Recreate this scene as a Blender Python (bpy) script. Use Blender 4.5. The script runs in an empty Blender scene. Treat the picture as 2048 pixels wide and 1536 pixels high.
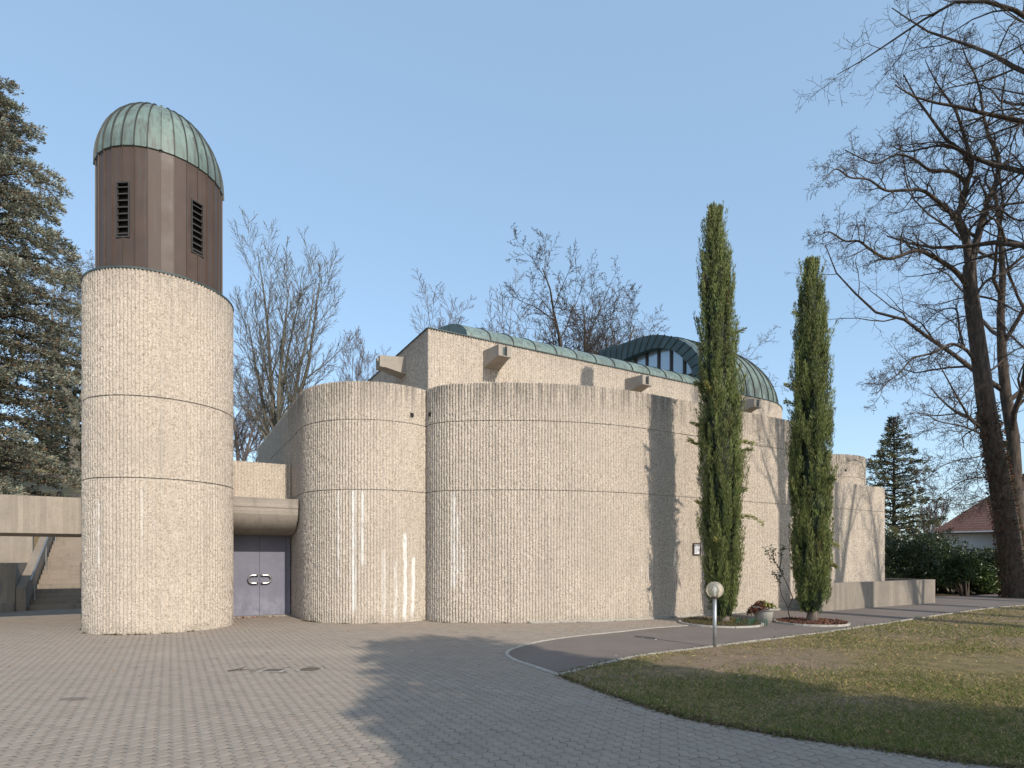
import bpy, bmesh, math, random
import numpy as np
from mathutils import Vector

# ------------------------------------------------------------------ camera, world, sun, exposure
scn = bpy.context.scene
COL = scn.collection
EYE = 1.65            # eye height (m)
FPX = 1170.0          # focal length in photo pixels
HOR = 1118.0          # horizon row in the photo
cam = bpy.data.cameras.new('camera')
cam.sensor_width = 36.0
cam.lens = FPX / 2048 * 36
cam.shift_y = (HOR - 768) / 2048
cam.clip_end = 3000
cob = bpy.data.objects.new('camera', cam)
COL.objects.link(cob)
cob.location = (0, 0, EYE)
cob.rotation_euler = (math.radians(90), 0, 0)
scn.camera = cob

SUN_AZ = math.radians(36.5)     # from -Y (behind the camera) towards +X
SUN_EL = math.radians(32.5)
to_sun = Vector((math.sin(SUN_AZ) * math.cos(SUN_EL), -math.cos(SUN_AZ) * math.cos(SUN_EL), math.sin(SUN_EL)))
world = bpy.data.worlds.new('World')
scn.world = world
world.use_nodes = True
wn = world.node_tree.nodes
wl = world.node_tree.links
sky = wn.new('ShaderNodeTexSky')
sky.sky_type = 'NISHITA'
sky.sun_disc = False
sky.sun_elevation = SUN_EL
sky.sun_rotation = math.pi - SUN_AZ      # clockwise from +Y
sky.altitude = 100
sky.air_density = 1.0
sky.dust_density = 1.0
sky.ozone_density = 1.1
wn['Background'].inputs[1].default_value = 0.15
thin = wn.new('ShaderNodeMix')            # thin even winter haze over the whole sky
thin.data_type = 'RGBA'
thin.inputs[0].default_value = 0.58
wl.new(sky.outputs[0], thin.inputs[6])
thin.inputs[7].default_value = (1.30, 2.0, 2.72, 1)
wl.new(thin.outputs[2], wn['Background'].inputs[0])
sl = bpy.data.lights.new('sun', 'SUN')
sl.energy = 2.15
sl.angle = math.radians(0.55)
sl.color = (1.0, 0.92, 0.80)
so = bpy.data.objects.new('sun', sl)
COL.objects.link(so)
so.rotation_euler = to_sun.to_track_quat('Z', 'Y').to_euler()
so.location = (20, -25, 30)
scn.view_settings.view_transform = 'Standard'
scn.view_settings.look = 'None'
scn.view_settings.exposure = 0.95
scn.view_settings.gamma = 1.0
scn.view_settings.use_curve_mapping = False

# ------------------------------------------------------------------ axes of the building and helpers
U = np.array([0.8637, 0.5040])        # along the long wall, to the right and away
V = np.array([-0.5040, 0.8637])       # square to it, away from the forecourt
R_ = random.Random(7)
NP = np.random.default_rng(11)


def gp(x, y):
    """photo pixel that lies on the flat forecourt -> ground point"""
    Y = FPX * EYE / (y - HOR)
    return ((x - 1024) * Y / FPX, Y)


def px_at(x, y, Y):
    return ((x - 1024) * Y / FPX, Y, EYE + (HOR - y) * Y / FPX)


def tag(o, label=None, cat=None, group=None, kind=None):
    if label: o['label'] = label
    if cat: o['category'] = cat
    if group: o['group'] = group
    if kind: o['kind'] = kind
    return o


def link(o, parent=None):
    COL.objects.link(o)
    if parent is not None:
        o.parent = parent
    return o


def empty(name, loc=(0, 0, 0), rz=0.0):
    o = bpy.data.objects.new(name, None)
    o.location = loc
    o.rotation_euler = (0, 0, rz)
    o.empty_display_size = 0.3
    return link(o)


def mesh_np(name, v, f, mat, parent=None, smooth=False, cols=None):
    """v (N,3), f (M,k) arrays -> object"""
    v = np.asarray(v, dtype=np.float32)
    f = np.asarray(f, dtype=np.int32)
    me = bpy.data.meshes.new(name)
    n, k = f.shape
    me.vertices.add(len(v))
    me.vertices.foreach_set('co', v.ravel())
    me.loops.add(n * k)
    me.loops.foreach_set('vertex_index', f.ravel())
    me.polygons.add(n)
    me.polygons.foreach_set('loop_start', np.arange(0, n * k, k, dtype=np.int32))
    me.polygons.foreach_set('loop_total', np.full(n, k, dtype=np.int32))
    if smooth:
        me.polygons.foreach_set('use_smooth', np.ones(n, dtype=bool))
    if cols is not None:
        a = me.color_attributes.new('Col', 'FLOAT_COLOR', 'POINT')
        c = np.ones((len(v), 4), dtype=np.float32)
        c[:, :3] = cols
        a.data.foreach_set('color', c.ravel())
    me.update(calc_edges=True)
    me.validate()
    if mat: me.materials.append(mat)
    o = bpy.data.objects.new(name, me)
    return link(o, parent)


def mesh_py(name, v, f, mat, parent=None, smooth=False):
    me = bpy.data.meshes.new(name)
    me.from_pydata([tuple(map(float, p)) for p in v], [], [list(q) for q in f])
    if smooth:
        me.polygons.foreach_set('use_smooth', np.ones(len(me.polygons), dtype=bool))
    me.update()
    if mat: me.materials.append(mat)
    o = bpy.data.objects.new(name, me)
    return link(o, parent)


class MB:
    """collects shapes into one mesh"""
    def __init__(s): s.v = []; s.f = []

    def add(s, v, f):
        b = len(s.v); s.v += [tuple(p) for p in v]; s.f += [[i + b for i in q] for q in f]; return s

    def prism(s, poly, z0, z1):
        n = len(poly)
        v = [(p[0], p[1], z0) for p in poly] + [(p[0], p[1], z1) for p in poly]
        f = [list(range(n))[::-1], list(range(n, 2 * n))] + [[i, (i + 1) % n, n + (i + 1) % n, n + i] for i in range(n)]
        return s.add(v, f)

    def box(s, x0, x1, y0, y1, z0, z1):
        return s.prism([(x0, y0), (x1, y0), (x1, y1), (x0, y1)], z0, z1)

    def hexa(s, a, b):
        """two quads (lists of four points) joined into a solid"""
        return s.add(list(a) + list(b), [[3, 2, 1, 0], [4, 5, 6, 7], [0, 1, 5, 4], [1, 2, 6, 5], [2, 3, 7, 6], [3, 0, 4, 7]])

    def tube(s, pts, r, k=8, caps=True):
        pts = [Vector(p) for p in pts]
        rr = r if isinstance(r, (list, tuple)) else [r] * len(pts)
        b = len(s.v)
        ref = None
        for i, p in enumerate(pts):
            t = (pts[min(i + 1, len(pts) - 1)] - pts[max(i - 1, 0)]).normalized()
            if ref is None:
                ref = t.orthogonal().normalized()
            ref = (ref - t * ref.dot(t)).normalized()
            w = t.cross(ref)
            for j in range(k):
                a = 2 * math.pi * j / k
                s.v.append(tuple(p + (ref * math.cos(a) + w * math.sin(a)) * rr[i]))
        for i in range(len(pts) - 1):
            for j in range(k):
                s.f.append([b + i * k + j, b + i * k + (j + 1) % k, b + (i + 1) * k + (j + 1) % k, b + (i + 1) * k + j])
        if caps:
            s.f.append([b + j for j in range(k)][::-1])
            s.f.append([b + (len(pts) - 1) * k + j for j in range(k)])
        return s

    def lathe(s, prof, k=24, c=(0, 0)):
        b = len(s.v)
        for (r, z) in prof:
            for j in range(k):
                a = 2 * math.pi * j / k
                s.v.append((c[0] + r * math.cos(a), c[1] + r * math.sin(a), z))
        for i in range(len(prof) - 1):
            for j in range(k):
                s.f.append([b + i * k + j, b + i * k + (j + 1) % k, b + (i + 1) * k + (j + 1) % k, b + (i + 1) * k + j])
        return s

    def build(s, name, mat, parent=None, smooth=False):
        return mesh_py(name, s.v, s.f, mat, parent, smooth)


# ------------------------------------------------------------------ materials
class NT:
    def __init__(s, name, rough=0.8):
        s.m = bpy.data.materials.new(name)
        s.m.use_nodes = True
        s.n = s.m.node_tree.nodes
        s.l = s.m.node_tree.links
        s.b = s.n['Principled BSDF']
        s.b.inputs['Roughness'].default_value = rough
        s.pos = s.n.new('ShaderNodeNewGeometry').outputs['Position']

    def inp(s, sock, v):
        if hasattr(v, 'links'): s.l.new(v, sock)
        elif isinstance(v, (int, float)): sock.default_value = v
        else: sock.default_value = tuple(v) + ((1,) if len(v) == 3 and sock.type == 'RGBA' else ())

    def noise(s, scale, detail=3, rough=.55, vec=None, stretch=None):
        n = s.n.new('ShaderNodeTexNoise')
        n.inputs['Scale'].default_value = scale
        n.inputs['Detail'].default_value = detail
        n.inputs['Roughness'].default_value = rough
        vec = s.pos if vec is None else vec
        if stretch:
            vec = s.vmul(vec, stretch)
        s.l.new(vec, n.inputs['Vector'])
        return n.outputs['Fac']

    def voro(s, scale, feature='F1', vec=None, out='Distance'):
        n = s.n.new('ShaderNodeTexVoronoi')
        n.feature = feature
        n.inputs['Scale'].default_value = scale
        s.l.new(s.pos if vec is None else vec, n.inputs['Vector'])
        return n.outputs[out]

    def vmul(s, vec, k):
        n = s.n.new('ShaderNodeVectorMath'); n.operation = 'MULTIPLY'
        s.l.new(vec, n.inputs[0]); n.inputs[1].default_value = k
        return n.outputs[0]

    def math(s, op, a, b=0.0, c=None, clamp=False):
        n = s.n.new('ShaderNodeMath'); n.operation = op; n.use_clamp = clamp
        s.inp(n.inputs[0], a); s.inp(n.inputs[1], b)
        if c is not None: s.inp(n.inputs[2], c)
        return n.outputs[0]

    def ramp(s, fac, stops):
        n = s.n.new('ShaderNodeValToRGB')
        e = n.color_ramp.elements
        while len(e) < len(stops): e.new(0.5)
        for i, (p, c) in enumerate(stops):
            e[i].position = p
            e[i].color = (c, c, c, 1) if isinstance(c, (int, float)) else tuple(c) + (1,)
        s.inp(n.inputs[0], fac)
        return n.outputs[0]

    def smooth(s, x, a, b):
        n = s.n.new('ShaderNodeMapRange'); n.interpolation_type = 'SMOOTHSTEP'
        s.inp(n.inputs[0], x); n.inputs[1].default_value = a; n.inputs[2].default_value = b
        return n.outputs[0]

    def mix(s, fac, a, b, mode='MIX'):
        n = s.n.new('ShaderNodeMix'); n.data_type = 'RGBA'; n.blend_type = mode
        s.inp(n.inputs[0], fac); s.inp(n.inputs[6], a); s.inp(n.inputs[7], b)
        return n.outputs[2]

    def sep(s, vec=None):
        n = s.n.new('ShaderNodeSeparateXYZ')
        s.l.new(s.pos if vec is None else vec, n.inputs[0])
        return n.outputs

    def attr(s, name='Col'):
        n = s.n.new('ShaderNodeAttribute'); n.attribute_name = name
        return n.outputs['Color']

    def obrand(s):
        return s.n.new('ShaderNodeObjectInfo').outputs['Random']

    def color(s, c): s.inp(s.b.inputs['Base Color'], c); return s

    def rough(s, c): s.inp(s.b.inputs['Roughness'], c); return s

    def bump(s, h, strength=.5, dist=.01):
        n = s.n.new('ShaderNodeBump')
        n.inputs['Strength'].default_value = strength
        n.inputs['Distance'].default_value = dist
        s.l.new(h, n.inputs['Height'])
        s.l.new(n.outputs[0], s.b.inputs['Normal'])
        return s


M = {}


def concrete_ribbed():
    t = NT('ribbed_concrete', .93)
    big = t.noise(.55, 4, .6)
    stone = t.voro(42, 'F1', out='Color')
    sv = t.sep(stone)[0]
    fine = t.noise(95, 2, .7)
    c = t.ramp(sv, [(0, (.31, .25, .19)), (.2, (.47, .395, .322)), (.62, (.58, .497, .412)), (1, (.69, .605, .51))])
    c = t.mix(t.math('MULTIPLY', t.smooth(fine, .56, .70), .62), c, (.17, .145, .12))
    c = t.mix(t.math('MULTIPLY', t.smooth(big, .40, .70), .30), c, (.40, .345, .285))
    # rain-washed dark grime running down from the parapets
    X, Y, Z = t.sep()
    run = t.noise(1.0, 4, .65, stretch=(9, 9, .55))
    grime = t.math('MULTIPLY', t.smooth(run, .33, .68), t.math('MAXIMUM', t.math('MULTIPLY', t.smooth(Z, 5.15, 6.2), t.math('MULTIPLY', t.math('LESS_THAN', Z, 6.25), t.smooth(X, -6.9, -6.7))), t.math('MULTIPLY', t.smooth(Z, 7.2, 7.95), .45)))
    c = t.mix(t.math('MULTIPLY', grime, .72), c, (.15, .13, .115))
    g2 = t.math('MULTIPLY', t.smooth(t.noise(1.0, 3, .6, stretch=(6, 6, .25)), .52, .72), .30)
    c = t.mix(g2, c, (.27, .235, .20))
    # lime runs below the joints: places along the wall, each with its own height range
    wob = t.math('MULTIPLY', t.math('SUBTRACT', t.noise(2.2, 3), .5), .10)
    Xw = t.math('ADD', X, wob)
    lime = None
    for (x0, w, za, zb, s) in [(-4.45, .035, 1.2, 3.4, .5), (-4.05, .06, .3, 3.4, .75), (-3.82, .05, 1.5, 3.4, .7), (-3.3, .05, .2, 1.9, .35), (-3.02, .03, .05, 1.6, .6),
                               (-2.80, .04, .06, 2.3, .95), (-2.62, .035, .1, 1.7, .9), (-1.52, .06, .9, 3.4, .55), (-1.40, .03, 1.2, 2.9, .6), (-1.27, .03, .8, 2.0, .5),
                               (3.55, .025, 1.25, 1.5, .6), (3.72, .02, 1.1, 1.5, .45), (4.6, .02, 1.3, 1.8, .4), (-9.05, .035, 1.5, 2.9, .5), (-9.18, .02, 1.9, 2.9, .35), (-8.1, .02, 2.0, 3.2, .3)]:
        d = t.math('ABSOLUTE', t.math('SUBTRACT', Xw, x0))
        m = t.math('MULTIPLY', t.math('SUBTRACT', 1.0, t.smooth(d, w * .5, w * 1.35)),
                   t.math('MULTIPLY', t.smooth(Z, za - .12, za + .12), t.math('SUBTRACT', 1.0, t.smooth(Z, zb - .05, zb + .06))))
        m = t.math('MULTIPLY', m, s)
        lime = m if lime is None else t.math('MAXIMUM', lime, m)
    lime = t.math('MULTIPLY', lime, t.smooth(t.noise(3.0, 4, .7, stretch=(5, 5, 1)), .28, .55))
    c = t.mix(lime, c, (.80, .78, .75))
    # splash and moss line at the foot
    foot = t.math('MULTIPLY', t.math('SUBTRACT', 1.0, t.smooth(Z, .0, .35)), t.smooth(t.noise(3.5, 4), .35, .7))
    c = t.mix(t.math('MULTIPLY', foot, .45), c, (.22, .20, .155))
    t.color(c)
    h = t.math('ADD', t.math('MULTIPLY', t.voro(42), .9), t.math('MULTIPLY', fine, .6))
    t.bump(h, .85, .014)
    return t.m


def concrete_smooth(name, base, dark, boards=None, grain=1.0):
    t = NT(name, .9)
    n1 = t.noise(1.3, 5, .65)
    n2 = t.noise(26, 3, .7)
    run = t.noise(1.0, 4, .6, stretch=(5, 5, .5))
    c = t.mix(t.smooth(n1, .3, .75), base, [b * .8 for b in base])
    c = t.mix(t.math('MULTIPLY', t.smooth(n2, .45, .75), .35 * grain), c, dark)
    c = t.mix(t.math('MULTIPLY', t.smooth(run, .5, .78), .5), c, dark)
    h = n2
    if boards:
        X, Y, Z = t.sep()
        axis = Z if boards[0] == 'z' else t.math('ADD', t.math('MULTIPLY', X, U[0]), t.math('MULTIPLY', Y, U[1]))
        cell = t.math('FLOOR', t.math('DIVIDE', axis, boards[1]))
        wn_ = t.n.new('ShaderNodeTexWhiteNoise'); wn_.noise_dimensions = '1D'
        t.l.new(cell, wn_.inputs['W'])
        c = t.mix(t.math('MULTIPLY', wn_.outputs[0], .35), c, dark)
        fr = t.math('FRACT', t.math('DIVIDE', axis, boards[1]))
        h = t.math('ADD', t.math('MULTIPLY', n2, .4), t.smooth(t.math('ABSOLUTE', t.math('SUBTRACT', fr, .5)), .5, .44))
    t.color(c)
    t.bump(h, .5, .008)
    return t.m


def copper_green():
    t = NT('patina_copper', .55)
    n1 = t.noise(1.6, 5, .65)
    n2 = t.noise(14, 4, .7)
    run = t.noise(1.0, 4, .6, stretch=(9, 9, .9))
    c = t.ramp(n1, [(.25, (.10, .135, .118)), (.5, (.155, .215, .188)), (.75, (.25, .32, .285))])
    c = t.mix(t.math('MULTIPLY', t.smooth(run, .44, .66), .8), c, (.085, .075, .066))
    c = t.mix(t.math('MULTIPLY', t.smooth(n2, .5, .75), .35), c, (.16, .2, .19))
    c = t.mix(t.math('MULTIPLY', t.obrand(), .35), c, (.13, .175, .165))
    t.color(c)
    t.b.inputs['Metallic'].default_value = .0
    t.bump(n2, .15, .01)
    return t.m


def copper_brown():
    t = NT('oxidised_copper', .5)
    n1 = t.noise(1.1, 5, .65)
    run = t.noise(1.0, 4, .62, stretch=(10, 10, .45))
    n2 = t.noise(30, 3, .7)
    c = t.ramp(n1, [(.25, (.060, .040, .031)), (.55, (.090, .059, .045)), (.8, (.12, .082, .064))])
    c = t.mix(t.math('MULTIPLY', t.smooth(run, .5, .75), .55), c, (.105, .098, .09))
    c = t.mix(t.math('MULTIPLY', t.smooth(n2, .55, .75), .25), c, (.05, .037, .032))
    c = t.mix(t.math('MULTIPLY', t.obrand(), .25), c, (.07, .052, .044))
    t.color(c)
    t.b.inputs['Specular IOR Level'].default_value = .3
    t.rough(t.ramp(n1, [(.3, .42), (.7, .6)]))
    return t.m


def copper_dark():
    t = NT('dark_patina_copper', .6)
    n1 = t.noise(1.9, 4, .6)
    c = t.ramp(n1, [(.3, (.040, .062, .066)), (.6, (.072, .105, .108)), (.85, (.105, .15, .15))])
    c = t.mix(t.math('MULTIPLY', t.smooth(t.noise(1.0, 3, .6, stretch=(7, 7, .8)), .5, .75), .5), c, (.035, .045, .05))
    t.color(c)
    return t.m


def paver():
    t = NT('paver_concrete', .92)
    cell = t.n.new('ShaderNodeTexNoise')
    cell.inputs['Scale'].default_value = 4.3
    cell.inputs['Detail'].default_value = 1
    t.l.new(t.pos, cell.inputs['Vector'])
    big = t.noise(.22, 4, .6)
    mid = t.noise(1.3, 4, .65)
    fine = t.noise(120, 2, .8)
    c = t.ramp(cell.outputs['Fac'], [(.3, (.275, .225, .178)), (.5, (.30, .248, .198)), (.7, (.33, .272, .220))])
    c = t.mix(t.math('MULTIPLY', t.obrand(), .3), c, (.335, .27, .215))
    a = t.sep(t.attr())[0]
    c = t.mix(t.math('MULTIPLY', a, .30), c, (.335, .255, .20))
    c = t.mix(t.math('MULTIPLY', t.smooth(mid, .45, .75), .35), c, (.225, .185, .148))
    # washed sand in the shallow gully across the yard, and two tyre-worn lines
    X, Y, Z = t.sep()
    gy = t.math('ADD', t.math('MULTIPLY', X, .10), 10.9)
    gul = t.math('SUBTRACT', 1.0, t.smooth(t.math('ABSOLUTE', t.math('SUBTRACT', t.math('SUBTRACT', Y, gy), t.math('MULTIPLY', t.math('SUBTRACT', t.noise(.45, 4, .6), .5), 3.2))), .05, .8))
    gul = t.math('MULTIPLY', gul, t.math('MULTIPLY', t.smooth(X, -9.0, -4.5), t.math('SUBTRACT', 1.0, t.smooth(X, -2.6, -1.2))))
    c = t.mix(t.math('MULTIPLY', t.math('MULTIPLY', gul, t.smooth(t.noise(1.1, 4, .7), .38, .62)), .5), c, (.42, .34, .265))
    g3 = t.math('SUBTRACT', 1.0, t.smooth(t.math('ABSOLUTE', t.math('SUBTRACT', Y, t.math('MULTIPLY_ADD', X, -.62, 7.25))), .03, .22))
    g3 = t.math('MULTIPLY', g3, t.math('MULTIPLY', t.smooth(X, -2.2, -.6), t.smooth(t.noise(1.5, 3), .35, .6)))
    c = t.mix(t.math('MULTIPLY', g3, .35), c, (.42, .37, .31))
    c = t.mix(t.math('MULTIPLY', t.smooth(big, .5, .7), .25), c, (.24, .205, .18))
    # oil stain on the yard
    ex = t.math('DIVIDE', t.math('SUBTRACT', X, -5.17), .17)
    ey = t.math('DIVIDE', t.math('SUBTRACT', Y, 6.90), .10)
    el = t.math('ADD', t.math('MULTIPLY', ex, ex), t.math('MULTIPLY', ey, ey))
    el = t.math('ADD', el, t.math('MULTIPLY', t.math('SUBTRACT', t.noise(9, 3), .5), 1.2))
    c = t.mix(t.math('MULTIPLY', t.math('SUBTRACT', 1.0, t.smooth(el, .7, 1.2)), .6), c, (.10, .085, .07))
    c = t.mix(t.math('MULTIPLY', t.smooth(fine, .5, .8), .45), c, (.15, .13, .115))
    t.color(c)
    t.bump(t.noise(60, 3, .8), .35, .006)
    return t.m


def simple(name, c, rough=.8, var=.25, scale=6, metallic=0.0, bump=0.0):
    t = NT(name, rough)
    n = t.noise(scale, 4, .65)
    t.color(t.mix(t.smooth(n, .3, .75), c, [x * (1 - var) for x in c]))
    t.b.inputs['Metallic'].default_value = metallic
    if bump: t.bump(n, bump, .02)
    return t.m


def foliage(name, rough=.55, trans=.25, spec=.35):
    t = NT(name, rough)
    c = t.attr()
    t.color(c)
    t.b.inputs['Specular IOR Level'].default_value = spec
    tr = t.n.new('ShaderNodeBsdfTranslucent')
    t.l.new(c, tr.inputs[0])
    mx = t.n.new('ShaderNodeMixShader')
    mx.inputs[0].default_value = trans
    t.l.new(t.b.outputs[0], mx.inputs[1]); t.l.new(tr.outputs[0], mx.inputs[2])
    t.l.new(mx.outputs[0], t.n['Material Output'].inputs[0])
    return t.m


def bark(name, c1, c2, scale=9):
    t = NT(name, .9)
    n = t.noise(scale, 5, .7, stretch=(1, 1, .22))
    n2 = t.noise(2.1, 3)
    c = t.mix(t.smooth(n, .35, .65), c1, c2)
    c = t.mix(t.math('MULTIPLY', t.smooth(n2, .45, .7), .4), c, [(a + b) * .35 for a, b in zip(c1, c2)])
    t.color(c)
    t.bump(n, .9, .05)
    return t.m


def lawn_soil():
    t = NT('lawn_soil', .95)
    n1 = t.noise(.35, 5, .65)
    n2 = t.noise(3.2, 5, .7)
    n3 = t.noise(40, 3, .8)
    green = t.ramp(n2, [(.3, (.10, .080, .028)), (.55, (.21, .155, .062)), (.8, (.30, .225, .105))])
    dirt = t.ramp(n3, [(.3, (.14, .095, .062)), (.55, (.26, .18, .122)), (.8, (.38, .28, .20))])
    X, Y, Z = t.sep()
    # trodden earth near the lamp and along the path
    near = t.math('SUBTRACT', 1.0, t.smooth(t.math('ADD', t.math('MULTIPLY', t.math('ABSOLUTE', t.math('SUBTRACT', X, 3.6)), .45), t.math('ABSOLUTE', t.math('SUBTRACT', Y, t.math('MULTIPLY_ADD', X, .45, 7.6)))), .4, 2.2))
    m = t.math('ADD', t.smooth(n1, .44, .66), t.math('MULTIPLY', near, .6), clamp=True)
    m = t.math('MULTIPLY', m, t.smooth(n2, .25, .6))
    c = t.mix(m, green, dirt)
    t.color(c)
    t.bump(t.math('ADD', n3, n2), .9, .03)
    return t.m


def asphalt():
    t = NT('asphalt', .9)
    n1 = t.noise(.8, 5, .6)
    f = t.noise(130, 2, .8)
    c = t.mix(t.smooth(n1, .3, .7), (.138, .110, .094), (.168, .137, .118))
    c = t.mix(t.math('MULTIPLY', t.smooth(f, .48, .75), .5), c, (.27, .235, .205))
    c = t.mix(t.math('MULTIPLY', t.smooth(t.noise(5, 4, .7, stretch=(1, 2.5, 1)), .55, .75), .3), c, (.28, .235, .205))
    t.color(c)
    t.bump(f, .5, .006)
    return t.m


def roof_tiles():
    t = NT('red_roof_tiles', .85)
    n1 = t.noise(.7, 4)
    n2 = t.noise(7, 3, .8)
    c = t.ramp(n2, [(.3, (.060, .028, .021)), (.55, (.10, .046, .034)), (.8, (.15, .076, .056))])
    c = t.mix(t.math('MULTIPLY', t.smooth(n1, .45, .7), .5), c, (.10, .06, .05))
    t.color(c)
    w = t.n.new('ShaderNodeTexWave'); w.inputs['Scale'].default_value = 1.6; w.bands_direction = 'Z'
    t.l.new(t.pos, w.inputs['Vector'])
    t.bump(w.outputs['Fac'], .6, .06)
    return t.m


M['rib'] = concrete_ribbed()
M['core'] = concrete_smooth('joint_concrete', (.36, .315, .26), (.16, .14, .12))
M['board'] = concrete_smooth('board_formed_concrete', (.37, .315, .255), (.15, .125, .10), ('u', .11))
M['boardz'] = concrete_smooth('lintel_concrete', (.375, .325, .275), (.14, .12, .10), ('z', .075))
M['lowwall'] = concrete_smooth('weathered_concrete', (.30, .255, .21), (.10, .088, .075), ('u', .14), 1.3)
M['plain'] = concrete_smooth('plain_concrete', (.38, .33, .275), (.17, .145, .125))
M['stair'] = concrete_smooth('shaded_stair_concrete', (.29, .24, .19), (.11, .09, .075))  # darker copy of plain concrete, colour stands in for shade over the stair
M['kerb'] = simple('kerb_concrete', (.44, .40, .345), .9, .35, 9, bump=.3)
M['green'] = copper_green()
M['brown'] = copper_brown()
M['dcop'] = copper_dark()
M['seam'] = simple('dark_copper_seam', (.058, .062, .056), .6, .4, 5)
M['paver'] = paver()
M['joint'] = simple('joint_sand', (.25, .203, .162), .95, .6, 2.2)
M['asphalt'] = asphalt()
M['lawn'] = lawn_soil()
M['soil'] = simple('bed_soil', (.10, .07, .05), .95, .5, 14, bump=.6)
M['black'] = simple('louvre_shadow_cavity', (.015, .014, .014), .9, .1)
M['louvre'] = simple('louvre_copper', (.055, .05, .046), .6, .3)
M['door'] = None
M['steel'] = simple('brushed_steel', (.62, .60, .57), .28, .1, 12, 1.0)
M['galv'] = simple('galvanised_steel', (.42, .43, .44), .45, .25, 9, .7)
M['mullion'] = simple('brown_window_frame', (.060, .042, .036), .6, .2)
M['render'] = simple('house_render', (.62, .62, .63), .9, .12, 2)
M['tiles'] = roof_tiles()
M['pot'] = concrete_smooth('cast_stone_pot', (.46, .44, .40), (.26, .24, .21))
M['iron'] = simple('cast_iron_cover', (.13, .10, .08), .8, .3, 20)
M['frame'] = simple('notice_frame', (.07, .045, .035), .6, .2)
M['paper'] = simple('notice_paper', (.72, .72, .74), .7, .06)
M['ink'] = simple('printed_ink', (.05, .05, .055), .8, .1)
M['greypaper'] = simple('grey_notice', (.30, .29, .30), .8, .1)
M['net'] = simple('green_mesh', (.03, .16, .10), .7, .2)
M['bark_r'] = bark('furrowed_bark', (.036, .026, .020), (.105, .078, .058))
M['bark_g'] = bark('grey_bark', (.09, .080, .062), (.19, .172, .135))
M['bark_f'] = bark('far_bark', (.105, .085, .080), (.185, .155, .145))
M['bark_c'] = bark('cypress_bark', (.10, .075, .06), (.22, .175, .145), 16)
M['leaf'] = foliage('evergreen_foliage', .6, .2)
M['gloss'] = foliage('glossy_leaves', .32, .18, .5)
M['grass'] = foliage('grass_blades', .7, .3, .2)
M['dry'] = foliage('dry_leaves', .85, .2, .15)


def door_paint():
    t = NT('blue_grey_door_paint', .42)
    X, Y, Z = t.sep()
    n = t.noise(3.2, 4, .6)
    c = t.mix(t.smooth(n, .3, .7), (.142, .142, .185), (.17, .168, .215))
    sc = t.math('MULTIPLY', t.math('SUBTRACT', 1.0, t.smooth(Z, .25, .95)), t.smooth(t.noise(4.0, 4, .65, stretch=(1, 1, .7)), .38, .65))
    c = t.mix(t.math('MULTIPLY', sc, .45), c, (.30, .31, .38))
    t.color(c)
    t.rough(t.ramp(n, [(.3, .5), (.7, .62)]))
    return t.m


M['door'] = door_paint()


def lamp_glass():
    t = NT('amber_globe', .08)
    t.b.inputs['Base Color'].default_value = (.95, .88, .76, 1)
    t.b.inputs['Transmission Weight'].default_value = .78
    t.b.inputs['IOR'].default_value = 1.08
    t.b.inputs['Roughness'].default_value = .12
    return t.m


M['globe'] = lamp_glass()


def glass():
    t = NT('window_glass', .10)
    t.b.inputs['Base Color'].default_value = (.42, .47, .52, 1)
    t.b.inputs['Metallic'].default_value = .55
    t.b.inputs['Roughness'].default_value = .22
    return t.m


M['glass'] = glass()

# ------------------------------------------------------------------ terrain
def sstep(x, a, b):
    t = np.clip((np.asarray(x, dtype=float) - a) / (b - a), 0, 1)
    return t * t * (3 - 2 * t)


def hill(x, y):
    dx = np.asarray(x, dtype=float) + 6.5
    dy = np.asarray(y, dtype=float) - 17.2
    p = dx * U[0] + dy * U[1]
    q = dx * V[0] + dy * V[1]
    q0 = 8.8 + 9.0 * sstep(p, -3.5, 2)
    h = 2.45 * sstep(q, q0, q0 + 2.6) + .235 * np.clip(q - q0 - 2.6, 0, 45)
    return h * (1 - sstep(p, 17, 32))


gx = np.concatenate([np.linspace(-600, -60, 10), np.linspace(-55, 45, 101), np.linspace(55, 600, 10)])
gy = np.concatenate([np.linspace(-300, -20, 7), np.linspace(-15, 85, 101), np.linspace(95, 1500, 12)])
GX, GY = np.meshgrid(gx, gy)
GZ = hill(GX, GY) - .06
nx, ny = len(gx), len(gy)
idx = np.arange(nx * ny).reshape(ny, nx)
gf = np.stack([idx[:-1, :-1], idx[:-1, 1:], idx[1:, 1:], idx[1:, :-1]], -1).reshape(-1, 4)
g = mesh_np('ground', np.stack([GX, GY, GZ], -1).reshape(-1, 3), gf, M['lawn'], None, True)
tag(g, kind='structure')


def sheet(name, poly, z, mat):
    o = mesh_py(name, [(p[0], p[1], z) for p in poly], [list(range(len(poly)))], mat)
    bm = bmesh.new(); bm.from_mesh(o.data)
    bmesh.ops.triangulate(bm, faces=bm.faces[:])
    for f in bm.faces:
        if f.normal.z < 0: f.normal_flip()
    bm.to_mesh(o.data); bm.free()
    tag(o, kind='structure')
    return o


def smooth_line(pts, n=8):
    """Catmull-Rom through 2-D or 3-D points"""
    P = [np.array(p, dtype=float) for p in pts]
    P = [2 * P[0] - P[1]] + P + [2 * P[-1] - P[-2]]
    out = []
    for i in range(1, len(P) - 2):
        for k in range(n):
            t = k / n
            out.append(.5 * ((2 * P[i]) + (P[i + 1] - P[i - 1]) * t + (2 * P[i - 1] - 5 * P[i] + 4 * P[i + 1] - P[i + 2]) * t ** 2 + (3 * P[i] - P[i - 1] - 3 * P[i + 1] + P[i + 2]) * t ** 3))
    out.append(P[-2])
    return out


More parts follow.
